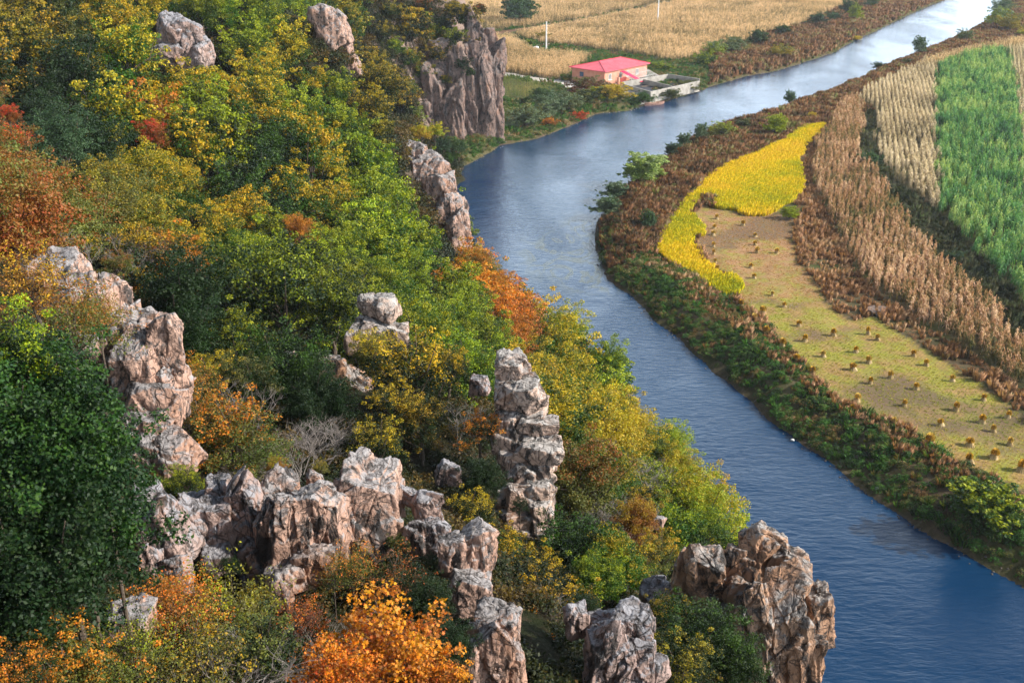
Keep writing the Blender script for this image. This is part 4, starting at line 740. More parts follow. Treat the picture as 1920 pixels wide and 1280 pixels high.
# undergrowth on the hill
UG = leafmat('hill_undergrowth', src_pal([(0, (.008,.014,.004)), (.4, (.02,.032,.006)), (.6, (.04,.045,.008)), (.8, (.10,.055,.012)), (1, (.14,.10,.02))], .22, .6), .3, .6)  # palette darkened so gaps between crowns look deeply shaded
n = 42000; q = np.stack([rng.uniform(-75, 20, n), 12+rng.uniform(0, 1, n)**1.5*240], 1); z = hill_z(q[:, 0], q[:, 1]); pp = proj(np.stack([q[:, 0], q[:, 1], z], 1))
k = (z > 1.0) & (pp[:, 0] > -80) & (pp[:, 0] < 1600) & (pp[:, 1] > -60) & (pp[:, 1] < 1400)
gx = (hill_z(q[:, 0]+.5, q[:, 1], False)-hill_z(q[:, 0]-.5, q[:, 1], False)); gy = (hill_z(q[:, 0], q[:, 1]+.5, False)-hill_z(q[:, 0], q[:, 1]-.5, False)); slope = np.hypot(gx, gy)
k &= (slope < 2.6)
for (a0, b0, a1, b1, dd) in ROCKS: k &= ~((pp[:, 0] > a0) & (pp[:, 0] < a1) & (pp[:, 1] > b0+.3*(b1-b0)) & (pp[:, 1] < b1) & (pp[:, 2] < dd+1.5))
q, z, pp = q[k], z[k], pp[k]; print('undergrowth', len(q))
ug_t = [bushlet(s, .55, .5, 18, 22, .10, .24) for s in (7, 8, 9)]
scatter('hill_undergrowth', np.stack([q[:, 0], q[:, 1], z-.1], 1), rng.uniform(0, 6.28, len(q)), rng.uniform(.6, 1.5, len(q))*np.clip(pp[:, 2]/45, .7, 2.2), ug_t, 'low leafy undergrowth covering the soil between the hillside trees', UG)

# ------------------------------------------------------------------ bushes along the banks
BUSH = [ # px,py(centre),width px, kind, body, tips, label, name, vertical scale
 (1205,322,74,'willow',(.25,.34,.06),(.30,.38,.14),'large pale green willow bush leaning over the river bend','willow_bush',.62),
 (1153,362,38,'willow',BG,SG,'grey-green willow bush just downstream of the large pale one','willow_bush',.8),
 (1137,392,42,'willow',SG,BG,'grey-green willow bush at the very tip of the bend','willow_bush',.8),
 (1218,415,30,'willow',BG,GR,'small rounded green bush alone in the rusty brush by the rice','round_bush',.9),
 (1262,283,26,'willow',DG,BG,'dark low bush beside the large pale willow bush','willow_bush',.8),
 (1283,268,22,'willow',BG,SG,'small blue-green sapling upstream of the large pale willow bush','sapling',1.2),
 (1313,252,22,'willow',SG,GR,'thin grey-green sapling standing clear against the water','sapling',1.2),
 (1350,243,44,'vfar',OL,YG,'broad olive bush on the bank above the yellow rice','willow_bush',.7),
 (1392,231,28,'vfar',DG,OL,'dark flat bush at the waterline above the rice','willow_bush',.7),
 (1453,240,34,'willow',YG,YG,'yellow-green young tree in rusty brush near the rice tip','young_tree',1.),
 (1524,216,16,'vfar',YL,YL,'tiny yellow bush near the tip of the rice','round_bush',.8),
 (1480,187,17,'willow',GR,BG,'slim green sapling on the bank over open water','sapling',1.3),
 (1648,124,20,'vfar',DG,GR,'small dark bush on the river edge over the corn strip','round_bush',.8),
 (1700,115,16,'vfar',OL,DG,'flat olive bush at the waterline beside the pale tree','round_bush',.7),
 (1724,92,22,'willow',SG,GR,'pale green tree standing alone on the inner bank','young_tree',1.2),
 (1808,68,26,'vfar',OL,BG,'olive bush on the inner bank below the big upstream clump','willow_bush',.9),
 (1868,35,40,'vfar',YG,SG,'largest bush of the upstream clump on the inner bank','willow_bush',1.),
 (1890,45,38,'vfar',GD,OL,'tawny bush joined to the upstream clump','willow_bush',.9),
 (1875,15,34,'vfar',SG,BG,'silvery bush at the top of the upstream clump','willow_bush',1.),
 (1915,62,16,'vfar',YG,YL,'small yellowish bush by the picture edge above the corn','round_bush',.8),
 (1480,402,26,'willow',YG,YG,'green tuft of bush between rice corner and pink weeds','round_bush',.8),
 (1845,955,95,'willow',GR,YG,'bright green bush low on the bank near the corner','willow_bush',.75),
 (1632,300,44,'vfar',BG,GR,'blue-green bush in the ditch between the two corn strips','willow_bush',.7),
 (1640,318,36,'vfar',OL,DG,'dark bush in the ditch just below the blue-green one','round_bush',.6),
 (1790,480,34,'vfar',DG,BG,'dark green bush in the ditch by the green crop','round_bush',.6),
 (973,22,58,'willow',BG,GR,'big dense willow standing alone in the far corn','willow_tree',1.),
 (972,74,20,'vfar',DG,GR,'dark bush at the corner of the small corn field','round_bush',.8),
 (990,80,22,'vfar',GR,YG,'light green bush left of the utility pole','round_bush',.6),
 (1018,70,24,'vfar',OL,GD,'faded tawny bush behind the utility pole','round_bush',.9),
 (985,218,62,'vfar',SG,OL,'grey-green willow nearest the far cliff','willow_bush',.85),
 (1030,198,58,'vfar',SG,BG,'silvery willow in the middle of the bank thicket','willow_bush',.85),
 (1062,202,50,'vfar',OL,SG,'olive willow at the end of the bank thicket','willow_bush',.85),
 (1010,180,40,'vfar',BG,GR,'green willow at the back of the bank thicket','willow_bush',.85),
 (1040,180,34,'vfar',SG,GR,'pale crest of willow at the back of the thicket','willow_bush',.85),
 (1092,182,44,'vfar',DG,OL,'dark willow in front of the reddish bush','willow_bush',.8),
 (1098,162,66,'vfar',BR,OL,'reddish brown twiggy bush before the house gable','round_bush',.6),
 (1152,188,56,'vfar',GD,YL,'golden yellow bush on the bank below the house','willow_bush',.6),
 (1120,190,40,'vfar',DG,YG,'green bush next to the golden one','round_bush',.7),
 (1205,188,46,'vfar',GR,GR,'bright green bank bush below the concrete pen','round_bush',.5),
 (1250,178,46,'vfar',OL,DG,'olive bush under the pen wall by the water','round_bush',.5),
 (1290,165,46,'vfar',OL,OL,'dull olive bush at the upstream end of the pen','round_bush',.5),
 (1085,216,30,'vfar',RU,RD,'rust red low bush at the waterline','round_bush',.6),
 (1030,235,34,'vfar',RU,OR,'rusty low bush near the cliff foot','round_bush',.5),
 (1228,122,30,'vfar',YG,GR,'bright yellow-green bush behind the house corner','round_bush',.6),
 (1248,126,28,'vfar',GR,YG,'green bush behind the concrete pen','round_bush',.6),
 (1322,112,36,'vfar',GR,YG,'light green bush where far bank meets golden corn','willow_bush',.8),
 (1340,92,36,'vfar',YG,SG,'soft yellow-green bush below the leafy bank trees','willow_bush',.9),
 (1372,85,40,'vfar',SG,OL,'grey bush beside the dark bank tree','willow_bush',.9),
 (1418,72,34,'vfar',DG,GR,'dark round tree on the far bank by the corn','bank_tree',1.),
 (1470,58,28,'vfar',DG,GR,'dark green bush upstream of the dark round tree','round_bush',.8),
 (1462,100,34,'vfar',GD,OL,'tawny bush on the far bank over the water','round_bush',.8),
 (1535,38,32,'vfar',DG,BG,'dark bush midway along the far corn edge','round_bush',.8),
 (1562,32,24,'vfar',BG,GR,'green bush just upstream of the midway dark one','round_bush',.8),
 (1590,16,28,'vfar',DG,BG,'tall dark tree at the corner of the golden corn','bank_tree',1.2),
 (1604,26,26,'vfar',YG,OL,'pale slender tree in front of the tall dark one','young_tree',1.4),
 (1632,4,26,'vfar',BG,OL,'bluish bush at the top edge of the picture','round_bush',1.),
 (1606,72,14,'vfar',YL,YL,'small yellow bush at the far waterline','round_bush',.7),
]
for (px, py, w, kind, c, acc, lab, nm, sz) in BUSH:
    x, y, zg = gpt(px, py + w*.40*sz); dist = math.hypot(math.hypot(x, y), CAMZ-ZP); s = w*dist/FPX/BASEW[kind]*1.25
    t = tree(kind, x, y, zg-.5*s*sz, s, c, acc, sz, nm); t.scale[0] *= 1.15 if sz < 1 else 1.0; PLANTS.pop(); tag(t, lab, 'tree' if 'tree' in nm or nm == 'sapling' else 'bush', 'trees and bushes in the valley')

# ------------------------------------------------------------------ RICE STOOKS
M_straw = leafmat('rice_straw', src_pal([(0, (.60,.34,.03)), (.5, (.80,.50,.06)), (1, (.86,.64,.18))], .5, .6), .15, .7)
M_straw2 = leafmat('pale_rice_straw', src_pal([(0, (.50,.36,.16)), (.5, (.62,.46,.23)), (1, (.72,.56,.32))], .5, .4), .15, .7)
def stook_protos(seed):
    g = np.random.default_rng(seed)
    def straws(n, r0, z0, r1, z1, w):
        a = g.uniform(0, 6.28, n); b0 = g.uniform(.3, 1, n)*r0; b1 = g.uniform(.2, 1, n)*r1; zz0 = z0+g.normal(0, .03, n); zz1 = z1+g.normal(0, .06, n); aa = a+g.normal(0, .2, n)
        A = np.stack([b0*np.cos(a), b0*np.sin(a), zz0], 1); B = np.stack([b1*np.cos(aa), b1*np.sin(aa), zz1], 1); Mi = (A+B)/2+np.stack([np.cos(aa), np.sin(aa), 0*a], 1)*.03
        s = np.stack([-np.sin(a), np.cos(a), 0*a], 1)*w; V = np.stack([A-s, A+s, Mi+s, B, Mi-s], 1).reshape(-1, 3); return V, np.arange(n*5).reshape(n, 5)
    V1, F1 = straws(150, .52, -.03, .10, .80, .022); low = mesh_np('sheaves', V1, F1); fattr(low, 'rnd', np.repeat(g.uniform(0, 1, 150), 5)); low.materials.append(M_straw2)
    a = g.uniform(0, 6.28, 230); r = g.uniform(.5, 1, 230)
    A = np.stack([.08*np.cos(a), .08*np.sin(a), .72+.1*g.uniform(-1, 1, 230)], 1); Mi = np.stack([.22*r*np.cos(a), .22*r*np.sin(a), 1.02+.12*g.uniform(-1, 1, 230)], 1); B = np.stack([.42*r*np.cos(a), .42*r*np.sin(a), .66+.22*g.uniform(-1, 1, 230)], 1)
    s = np.stack([-np.sin(a), np.cos(a), 0*a], 1)*.03; V2 = np.stack([A-s, A+s, Mi+s, B, Mi-s], 1).reshape(-1, 3); hd = mesh_np('grain_heads', V2, np.arange(230*5).reshape(230, 5)); fattr(hd, 'rnd', np.repeat(g.uniform(0, 1, 230), 5)); hd.materials.append(M_straw)
    return low, hd
SK = [stook_protos(s) for s in (1, 2, 3)]
STK = [(1337,432,'s'),(1338,452,'s'),(1339,418,'s'),(1338,468,'s'),(1341,483,'s'),(1344,500,'s'),(1344,400,'s'),(1393,412,'s'),(1416,433,'g'),(1416,450,'g'),(1419,464,'s'),(1456,466,'s'),(1408,492,'s'),(1414,512,'s'),(1448,546,'s'),(1470,567,'s'),(1389,567,'b'),(1430,578,'b'),(1414,595,'b'),(1437,618,'b'),(1498,602,'s'),(1509,630,'s'),(1466,643,'b'),(1492,670,'b'),(1523,692,'b'),(1563,619,'s'),(1605,649,'s'),(1544,659,'s'),(1600,684,'b'),(1628,615,'s'),(1646,626,'s'),(1629,670,'s'),(1632,709,'s'),(1670,698,'s'),(1713,655,'s'),(1737,673,'s'),(1606,743,'b'),(1598,762,'s'),(1717,722,'s'),(1786,705,'s'),(1695,753,'s'),(1791,761,'s'),(1844,744,'s'),(1676,790,'b'),(1763,792,'s'),(1840,785,'s'),(1889,776,'s'),(1862,803,'s'),(1741,827,'B'),(1817,831,'b'),(1893,827,'s'),(1817,863,'b'),(1862,855,'b'),(1913,878,'b')]
def stook_label(i, px, py, k):
    size = {'s': 'small', 'b': 'full', 'B': 'widest, bulging', 'g': 'slumped greenish'}[k]
    lm = [('the rice notch', 1330, 385), ('the yellow rice tongue', 1385, 540), ('the pink weed corner', 1500, 450), ('the bare grey mound', 1640, 585), ('the dark wet patch', 1600, 680), ('the weedy bank', 1600, 770), ('the reddish corn', 1800, 690), ('the picture edge', 1920, 830), ('the bright green bank bush', 1850, 900)]
    j = min(range(len(lm)), key=lambda t: (lm[t][1]-px)**2+(lm[t][2]-py)**2); return size, lm[j][0], math.hypot(lm[j][1]-px, lm[j][2]-py)
info = [stook_label(i, *s) for i, s in enumerate(STK)]
ORD = ['', 'second ', 'third ', 'fourth ', 'fifth ', 'sixth ', 'seventh ', 'eighth ', 'ninth ', 'tenth ', 'eleventh ', 'twelfth ', 'thirteenth ', 'fourteenth ', 'fifteenth ', 'sixteenth ', 'seventeenth ', 'eighteenth ', 'nineteenth ', 'twentieth ']
for i, (px, py, k) in enumerate(STK):
    same = sorted(j for j in range(len(STK)) if info[j][1] == info[i][1]); same.sort(key=lambda j: info[j][2]); r = same.index(i)
    lab = '%s golden rice stook, %sclosest to %s' % (info[i][0], ORD[r], info[i][1])
    x, y = gp(px, py+9, ZP); z = float(ground_z(x, y)); s = {'s': .68, 'b': .88, 'B': 1.2, 'g': .6}[k]*rnd.uniform(.88, 1.12)
    root = bpy.data.objects.new('rice_stook', None); COL.objects.link(root); root.location = (x, y, z); root.rotation_euler = (rnd.uniform(-.12, .12), rnd.uniform(-.12, .12), rnd.uniform(0, 6)); root.scale = (s*rnd.uniform(.85, 1.15), s*rnd.uniform(.85, 1.15), s*rnd.uniform(.8, 1.1))
    tag(root, lab, 'stook', 'rice stooks on the harvested field')
    lo, hd = SK[rnd.randrange(3)]
    for nm, me in (('sheaves', lo), ('grain_heads', hd)): o = bpy.data.objects.new(nm, me); COL.objects.link(o); o.parent = root

# ------------------------------------------------------------------ HOUSE, PEN, YARD
M_brick = bpy.data.materials.new('orange_brick'); 
def brickmat():
    m, n, l, p = mat('salmon_brick', .9, .1); tc = n.new('ShaderNodeTexCoord').outputs['Object']; f = noise(n, l, .8, 6, tc); f2 = noise(n, l, 6, 4, mapped(n, l, tc, (1, 1, 4)))
    c = mixc(n, l, ramp(n, l, f, [(.35, 0.), (.65, 1.)]), (.60, .26, .17), (.68, .35, .25)); c = mixc(n, l, ramp(n, l, f2, [(.45, 0.), (.7, .4)]), c, (.45, .18, .12)); l.new(c, p.inputs['Base Color']); return m
M_brick = brickmat(); M_roof = plain('pink_red_sheet_roof', (.70, .13, .165), .6, .5, .2, .05); M_roof2 = plain('crimson_sheet', (.72, .03, .10), .45, 1, .1, .05)
M_white = plain('white_frames', (.75, .75, .72), .6, 2, .05, 0); M_glass = plain('dark_glass', (.03, .04, .06), .15, 2, .1, 0); M_blue = plain('blue_grey_glass', (.10, .16, .26), .3, 2, .1, 0)
M_conc = plain('weathered_concrete', (.34, .31, .27), .9, .9, .35, .4); M_slab = plain('pale_yard_concrete', (.55, .50, .44), .9, .35, .3, .3); M_dark = plain('damp_floor', (.05, .05, .06), .8, 1, .5, .3); M_wood = plain('old_timber', (.30, .22, .16), .9, 3, .3, .3); M_pale = plain('pale_poles', (.72, .70, .66), .8, 3, .2, .1); M_rust = plain('rusty_red_gate', (.30, .05, .04), .8, 3, .3, .2)
hz = ZP + .15
cF = Vector(gp(1133, 160, hz)); cL = Vector(gp(1074, 151, hz)); cR = Vector(gp(1205, 145, hz))
u = (cR - cF).normalized(); Lr = 16.5; v = Vector((-u.y, u.x)); Lw = 9.4
if v.dot(cL - cF) < 0: v = -v
hr = bpy.data.objects.new('brick_house', None); COL.objects.link(hr); hr.location = (cF.x, cF.y, hz); hr.rotation_euler.z = math.atan2(u.y, u.x)
tag(hr, 'long salmon brick house with pink-red hipped roof by the far bank', 'house')
HW = 3.1   # local: x along front (river) wall, y = away
sgn = 1 if Vector((-u.y, u.x)).dot(v) > 0 else -1
def L(x, y, z): return (x, y*sgn, z)
WT = .3
wins = [(1.5, 2.7), (5.6, 6.6), (8.4, 9.5), (11.9, 13.3)]
def wall_with(openings, length, z0, z1, place):
    m = MB(); xs = 0
    for a, b in openings + [(length, length)]:
        place(m, xs, a, 0, HW)
        if b > a: place(m, a, b, 0, z0); place(m, a, b, z1, HW)
        xs = b
    return m
def pf(m, a, b, z0, z1): m.box(L((a+b)/2, WT/2, (z0+z1)/2), (b-a, WT, z1-z0))
def pl_(m, a, b, z0, z1): m.box(L(WT/2, WT+(a+b)/2, (z0+z1)/2), (WT, b-a, z1-z0))
wall_with(wins, Lr, .95, 2.3, pf).build('wall', M_brick, hr)
wall_with([(5.9, 7.2)], Lw-WT, 1.2, 2.3, pl_).build('wall', M_brick, hr)
MB().box(L(Lr/2, Lw+WT/2, HW/2), (Lr, WT, HW)).build('wall', M_brick, hr); MB().box(L(Lr-WT/2, (Lw+WT)/2, HW/2), (WT, Lw-WT-.01, HW-.004)).build('wall', M_brick, hr)
for a, b in wins:
    m = MB(); w = b-a
    for x in (a+.05, b-.05): m.box(L(x, .1, 1.625), (.1, .12, 1.35))
    for x in (a+w/3, a+2*w/3): m.box(L(x, .1, 1.625), (.07, .1, 1.15))
    for zz in (1.0, 2.25): m.box(L((a+b)/2, .1, zz), (w-.2, .12, .1))
    f = m.build('window', M_white, hr); MB().box(L((a+b)/2, .2, 1.625), (w-.02, .03, 1.33)).build('pane', M_glass, f); MB().box(L((a+b)/2, -.08, .91), (w+.2, .2, .07)).build('sill', M_white, f)
f = MB().box(L(.12, WT+6.55, 1.24), (.1, 1.3, .08)).box(L(.12, WT+6.55, 2.26), (.1, 1.3, .08)).box(L(.12, WT+6.55, 1.75), (.1, .07, .94)).build('window', M_blue, hr); MB().box(L(.2, WT+6.55, 1.75), (.03, 1.28, 1.08)).build('pane', M_blue, f)
# hipped roof with overhang, ribs of the sheeting and hip caps
ov = .55; x0, x1, y0, y1 = -ov, Lr+ov, -ov, Lw+WT+ov; rh = 1.35; ym = (y0+y1)/2; hip = 4.6; zr = HW+.05
me = bpy.data.meshes.new('roof'); A = [L(x0, y0, zr), L(x1, y0, zr), L(x1, y1, zr), L(x0, y1, zr), L(x0+hip, ym, zr+rh), L(x1-hip, ym, zr+rh)]; A += [(p[0], p[1], p[2]-.14) for p in A[:4]]
me.from_pydata(A, [], [(0,1,5,4), (1,2,5), (2,3,4,5), (3,0,4), (0,6,7,1), (1,7,8,2), (2,8,9,3), (3,9,6,0), (6,9,8,7)]); rf = link('roof', me, M_roof, hr)
m = MB()
for a, b in ((0, 4), (3, 4), (1, 5), (2, 5), (4, 5)): m.tube([Vector(A[a])+Vector((0, 0, .02)), Vector(A[b])+Vector((0, 0, .02))], [.09, .09], 6)
m.build('ridge_cap', plain('roof_cap', (.66, .05, .08), .5, 1, .05, 0), rf)
m = MB()
for i in range(1, 34):
    t = i/34*(x1-x0)+x0; k = min(1, (t-x0)/hip, (x1-t)/hip)
    for yy in (y0, y1): m.tube([L(t, yy, zr+.012), L(t, yy+(ym-yy)*k, zr+.012+rh*k)], [.022, .022], 4)
m.build('sheet_ribs', M_roof, rf)['kind'] = 'stuff'
# yard slab and path as thin sheets following the ground
def sheet(name, poly, material, label, dz=.06, cell=.8):
    P = np.array(poly); xs = np.arange(P[:, 0].min()-1, P[:, 0].max()+1, cell); ys = np.arange(P[:, 1].min()-1, P[:, 1].max()+1, cell); X, Y = np.meshgrid(xs, ys); nc = len(xs)
    i = (np.arange(len(ys)-1)[:, None]*nc+np.arange(nc-1)[None]).ravel(); F = np.stack([i, i+1, i+nc+1, i+nc], 1); c = inpoly(X.ravel()[F].mean(1), Y.ravel()[F].mean(1), poly)
    link(name, mesh_np(name, np.stack([X.ravel(), Y.ravel(), ground_z(X, Y).ravel()+dz], 1), F[c]), material, kind='structure', label=label)
sheet('yard_pavement', F_yard, M_slab, 'pale trampled concrete yard between house and bank')
sheet('path', F_path, M_slab, 'pale track leading from the cliff to the house', .04, .5)
# roofless concrete pen
pc = [Vector(gp(*a, ZP)) for a in ((1167,166), (1219,181), (1311,160), (1252,151))]
pr2 = bpy.data.objects.new('concrete_pen', None); COL.objects.link(pr2); pr2.location = (pc[0].x, pc[0].y, ZP); tag(pr2, 'roofless grey concrete pen with a dark damp floor beside the house', 'pen')
def seg(a, b, h, t, z0=0., mat_=M_conc, nm='wall_panel', off=Vector((0, 0))):
    a = a-pc[0]; b = b-pc[0]; c = (a+b)/2+off; d = b-a; return MB().box((c.x, c.y, z0+h/2-.7), (d.length, t, h+1.4), math.atan2(d.y, d.x)).build(nm, mat_, pr2)
for i, h in enumerate((1.1, 1.05, 1.5, 1.5)): seg(pc[i], pc[(i+1) % 4], h, .26)
md1 = pc[0].lerp(pc[3], .45); md2 = pc[1].lerp(pc[2], .42); seg(md1, md2, 1.3, .24)
cc = (pc[0]+pc[1]+pc[2]+pc[3])/4-pc[0]; me = bpy.data.meshes.new('pen_floor'); me.from_pydata([(p-pc[0]).to_3d()[:] for p in pc], [], [(0, 1, 2, 3)]); o = link('pen_floor', me, M_dark, pr2); o.location.z = .18
for a in ((.3, .3, 2.4), (.55, .4, 2.0), (.6, .2, 1.8)):
    MB().box((0, 0, 0), (a[2], .15, .12), rnd.uniform(0, 3)).build('timber', M_wood, pr2).location = ((pc[0].lerp(pc[2], a[0])-pc[0]).x, (pc[0].lerp(pc[2], a[0])-pc[0]).y, .3)
# lean-to frame of pale poles with one crimson sheet, in front of the house
lt = bpy.data.objects.new('pole_shed', None); COL.objects.link(lt); lt.location = hr.location; lt.rotation_euler = hr.rotation_euler; tag(lt, 'unfinished lean-to of pale slanting poles against the house front', 'shed')
for i in range(17):
    x = 5.2+i*.62
    if 6.0 < x < 7.3: continue
    MB().tube([L(x, -.15, 2.3), L(x-.2+.2*math.sin(i), -5.2, .75)], [.06, .06], 5).build('pole', M_pale, lt)
for yy, zz in ((-1.6, 1.72), (-3.4, 1.14)): MB().tube([L(5, yy, zz), L(15.4, yy, zz)], [.05, .05], 5).build('batten', M_pale, lt)
for x in (5.2, 8.4, 11.6, 15.0): MB().tube([L(x, -5.1, -.05), L(x, -5.1, .85)], [.07, .07], 5).build('post', M_wood, lt)
o = MB().box(L(6.6, -2.9, 1.62), (1.45, 6.6, .05), rot=Matrix.Rotation(math.atan2(1.75, 5.9)*(1 if sgn > 0 else -1), 3, 'X')).build('awning_sheet', M_roof2, None, label='crimson metal sheet sloping down from the house front', cat='awning'); o.location = hr.location; o.rotation_euler = hr.rotation_euler
gt = MB().box(L(4.3, -2.2, .75), (2.2, .08, 1.5)).build('red_screen', M_rust, None, label='dark red metal screen leaning near the house front windows', cat='screen'); gt.location = hr.location; gt.rotation_euler = hr.rotation_euler
pst = MB().box(L(2.2, -2.4, .9), (.5, .5, 1.8)).build('brick_pillar', M_brick, None, label='short salmon brick gate pillar before the house corner', cat='pillar'); pst.location = hr.location; pst.rotation_euler = hr.rotation_euler
# heap of timber in the yard
for i in range(9):
    x, y = gp(1158+rnd.uniform(-14, 26), 170+rnd.uniform(-4, 8), ZP); o = MB().box((0, 0, 0), (rnd.uniform(1.5, 3.4), .22, .16)).build('timber_beam', M_wood, None, label='weathered grey timber lying in the yard beside the pen', cat='timber', group='loose timber in the yard')
    o.location = (x, y, float(ground_z(x, y))+.2+.12*(i % 3)); o.rotation_euler = (0, rnd.uniform(-.05, .05), rnd.uniform(0, 3))
# boat on the shore
def boat():
    x, y = gp(1227, 196, .1); root = bpy.data.objects.new('rowing_boat', None); COL.objects.link(root); root.location = (x, y, .02); root.rotation_euler.z = R(28)
    tag(root, 'flat brown wooden boat moored under the green bank bush', 'boat'); st = np.linspace(-1, 1, 15); V = []; F = []
    for t in st:
        w = .62*(1-abs(t)**2.6)+.08; up = .22*t*t
        V += [(t*2.6, -w, .42+up), (t*2.6, -w*.7, -.08+up*.8), (t*2.6, w*.7, -.08+up*.8), (t*2.6, w, .42+up)]
    for i in range(14):
        for j in range(3): F.append((i*4+j, i*4+j+1, i*4+5+j, i*4+4+j))
    F += [(0, 3, 2, 1), (56, 57, 58, 59)]; me = bpy.data.meshes.new('hull'); me.from_pydata(V, [], F); h = link('hull', me, plain('boat_wood', (.36, .20, .15), .8, 3, .3, .2), root); sm = h.modifiers.new('thickness', 'SOLIDIFY'); sm.thickness = .05
    for x_ in (-1.2, .2, 1.4): MB().box((x_, 0, .34), (.25, 1.0, .05)).build('seat', M_wood, root)
boat()
# utility poles
def pole(px, py, h, lab, arms):
    x, y = gp(px, py, ZP); root = bpy.data.objects.new('utility_pole', None); COL.objects.link(root); root.location = (x, y, float(ground_z(x, y))); tag(root, lab, 'pole')
    MB().tube([(0, 0, -.3), (0, 0, h)], [.26, .18], 10).build('shaft', M_pale, root)
    for z in arms:
        a = MB().box((0, .12, z), (1.7, .1, .1), .3).build('crossarm', M_wood, root)
        for t in (-.75, 0, .75): MB().tube([(t*math.cos(.3), .12+t*math.sin(.3), z+.05), (t*math.cos(.3), .12+t*math.sin(.3), z+.28)], [.05, .035], 6).build('insulator', M_white, a)
pole(1024, 96, 8.0, 'white concrete utility pole with crossarms between the two corn fields', (7.3, 6.6, 1.9))
pole(1233, 44, 8.0, 'plain pale utility pole rising out of the large corn field', (7.5,))
o = MB(); x, y = gp(1005, 94, ZP); pl2 = rock_mesh(5, 1.6, 1.2, 1.1, 8, 12); link('stone', pl2, plain('whitewash', (.7, .7, .72), .8), None, 'white painted stone beside the utility pole with crossarms', 'stone', loc=(x, y, ZP+.4))
# pale stones and litter on the waterline
def stones(line, n, m, g, nm, lab, s0, s1, dmax):
    pro = [rock_mesh(80+i, 1, .8, .6, 2, 4) for i in range(4)]; V = []; F = []
    for i in range(n):
        k = rnd.randrange(len(line)-1); t = rnd.random(); ax, ay = line[k]; bx, by = line[k+1]; x = ax+(bx-ax)*t+rnd.uniform(-dmax, dmax); y = ay+(by-ay)*t+rnd.uniform(-dmax, dmax); s = rnd.uniform(s0, s1)
        me = pro[i % 4]; vv = np.empty(len(me.vertices)*3); me.vertices.foreach_get('co', vv); vv = vv.reshape(-1, 3)*s; a = rnd.uniform(0, 6); c, s_ = math.cos(a), math.sin(a); vv = np.stack([vv[:, 0]*c-vv[:, 1]*s_, vv[:, 0]*s_+vv[:, 1]*c, vv[:, 2]], 1)+np.array([x, y, max(0, float(ground_z(x, y)))+.02]); b = sum(len(q) for q in V); V.append(vv)
        F.append(np.array([list(p.vertices) for p in me.polygons])+b)
    link(nm, mesh_np(nm, np.concatenate(V), np.concatenate(F)), m, kind='stuff', label=lab)
stones([p for p in RBg if 45 < p[1] < 180], 170, plain('shore_stone', (.12, .10, .085), .9), 0, 'shore_pebbles', 'scattered stones along the near waterline', .06, .22, .7)
stones([p for p in LBg[:24]], 200, plain('far_shore_stone', (.20, .17, .15), .9), 0, 'shore_rubble', 'pale rubble along the far waterline', .12, .4, .9)
for (px, py, lab) in ((1128, 488, 'white scrap of plastic at the waterline near the bend tip'), (1291, 585, 'white plastic scrap caught in the dark green bank growth'), (1486, 821, 'bright white plastic scrap at the waterline below the stubble'), (1644, 918, 'small white scrap on the mud nearer the bright green bush')):
    x, y = gp(px, py, .3); link('plastic_scrap', rock_mesh(px, .32, .24, .18, 4, 6), M_white, None, lab, 'litter', loc=(x, y, max(.12, float(ground_z(x, y))+.1)))
# bare grey mound at the weed strip
x, y = gp(1650, 583, ZP); link('earth_mound', rock_mesh(9, 2.6, 2.2, .6, 14, 14), plain('grey_earth', (.24, .18, .15), .95, 2, .3, .5), None, 'bare grey-pink earth mound where the weed strip widens', 'mound', loc=(x, y, ZP+.12))
x, y = gp(1640, 20+12, ZP)
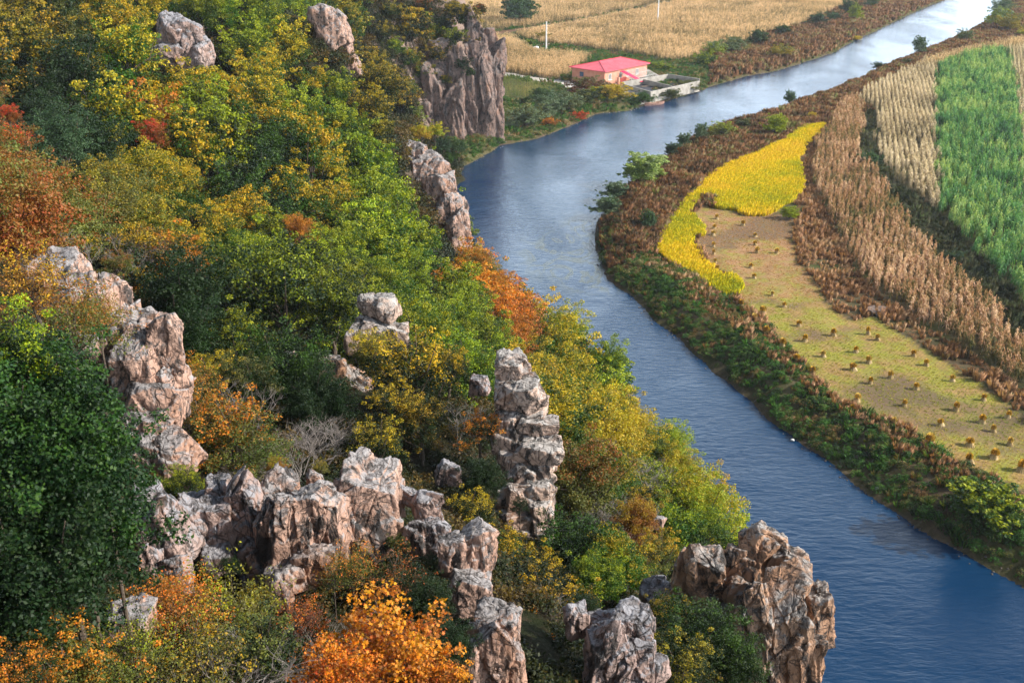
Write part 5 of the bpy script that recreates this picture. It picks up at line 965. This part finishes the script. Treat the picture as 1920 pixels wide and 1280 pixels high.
# ------------------------------------------------------------------ LABELS for the hillside plants
LM = [('the tall stacked pillar', 985, 820), ('the rounded boulder', 690, 950), ('the pink wall', 570, 980), ('the blackened rock band', 400, 980), ('the long pink crag', 230, 670), ('the grey two-block knob', 715, 600), ('the tan block', 615, 700), ('the lone upper rock', 340, 80), ('the skyline rock rib', 620, 70), ('the pale rib by the bend', 815, 360), ('the brown rock tower', 1420, 1100), ('the gnarled bottom rock', 1150, 1200), ('the far cliff', 870, 170), ('the hollowed pale rock', 880, 1060), ('the ribbed spire', 920, 1200), ('the dull pink rock', 245, 1160), ('the top picture corner', 0, 0), ('the red leaves at the edge', 0, 230), ('the last tree over the river', 1370, 980), ('the orange skyline trees', 920, 520)]
bpy.context.view_layer.update()
rows = []
for (o, c, a, s, nm) in PLANTS:
    p = proj([o.location.x, o.location.y, o.location.z+2.4*s])[0]; d = sorted((math.hypot(p[0]-q[1], p[1]-q[2]), k) for k, q in enumerate(LM)); k = d[0][1]
    dx, dy = p[0]-LM[k][1], p[1]-LM[k][2]; side = ('above' if dy < 0 else 'below') if abs(dy) > abs(dx) else ('riverward of' if dx > 0 else 'inland of')
    rows.append([o, c, a, s, nm, LM[k][0], side, d[0][0]])
from collections import defaultdict
gr = defaultdict(list)
for r in rows: gr[(r[1], r[2], r[4], r[5], r[6])].append(r)
for key, rs in gr.items():
    rs.sort(key=lambda r: r[7])
    for i, r in enumerate(rs):
        nmw = {'broadleaf_tree': 'tree', 'shrub': 'bush', 'bare_bush': 'bush', 'oak_tree': 'oak', 'maple_tree': 'maple', 'willow_bush': 'willow bush'}[r[4]]
        col = r[1] if (r[1] == r[2] or r[1].startswith('leafless')) else '%s and %s' % (r[1], r[2])
        pos = '' if len(rs) == 1 else ', %sclosest' % (ORD[i] if i < len(ORD) else '%dth ' % (i+1))
        r[0]['label'] = '%s %s %s %s%s' % (col, nmw, r[6], r[5], pos)
        r[0]['category'] = 'tree' if r[4] in ('broadleaf_tree', 'oak_tree', 'maple_tree') else 'bush'; r[0]['group'] = 'autumn trees and bushes on the hillside'
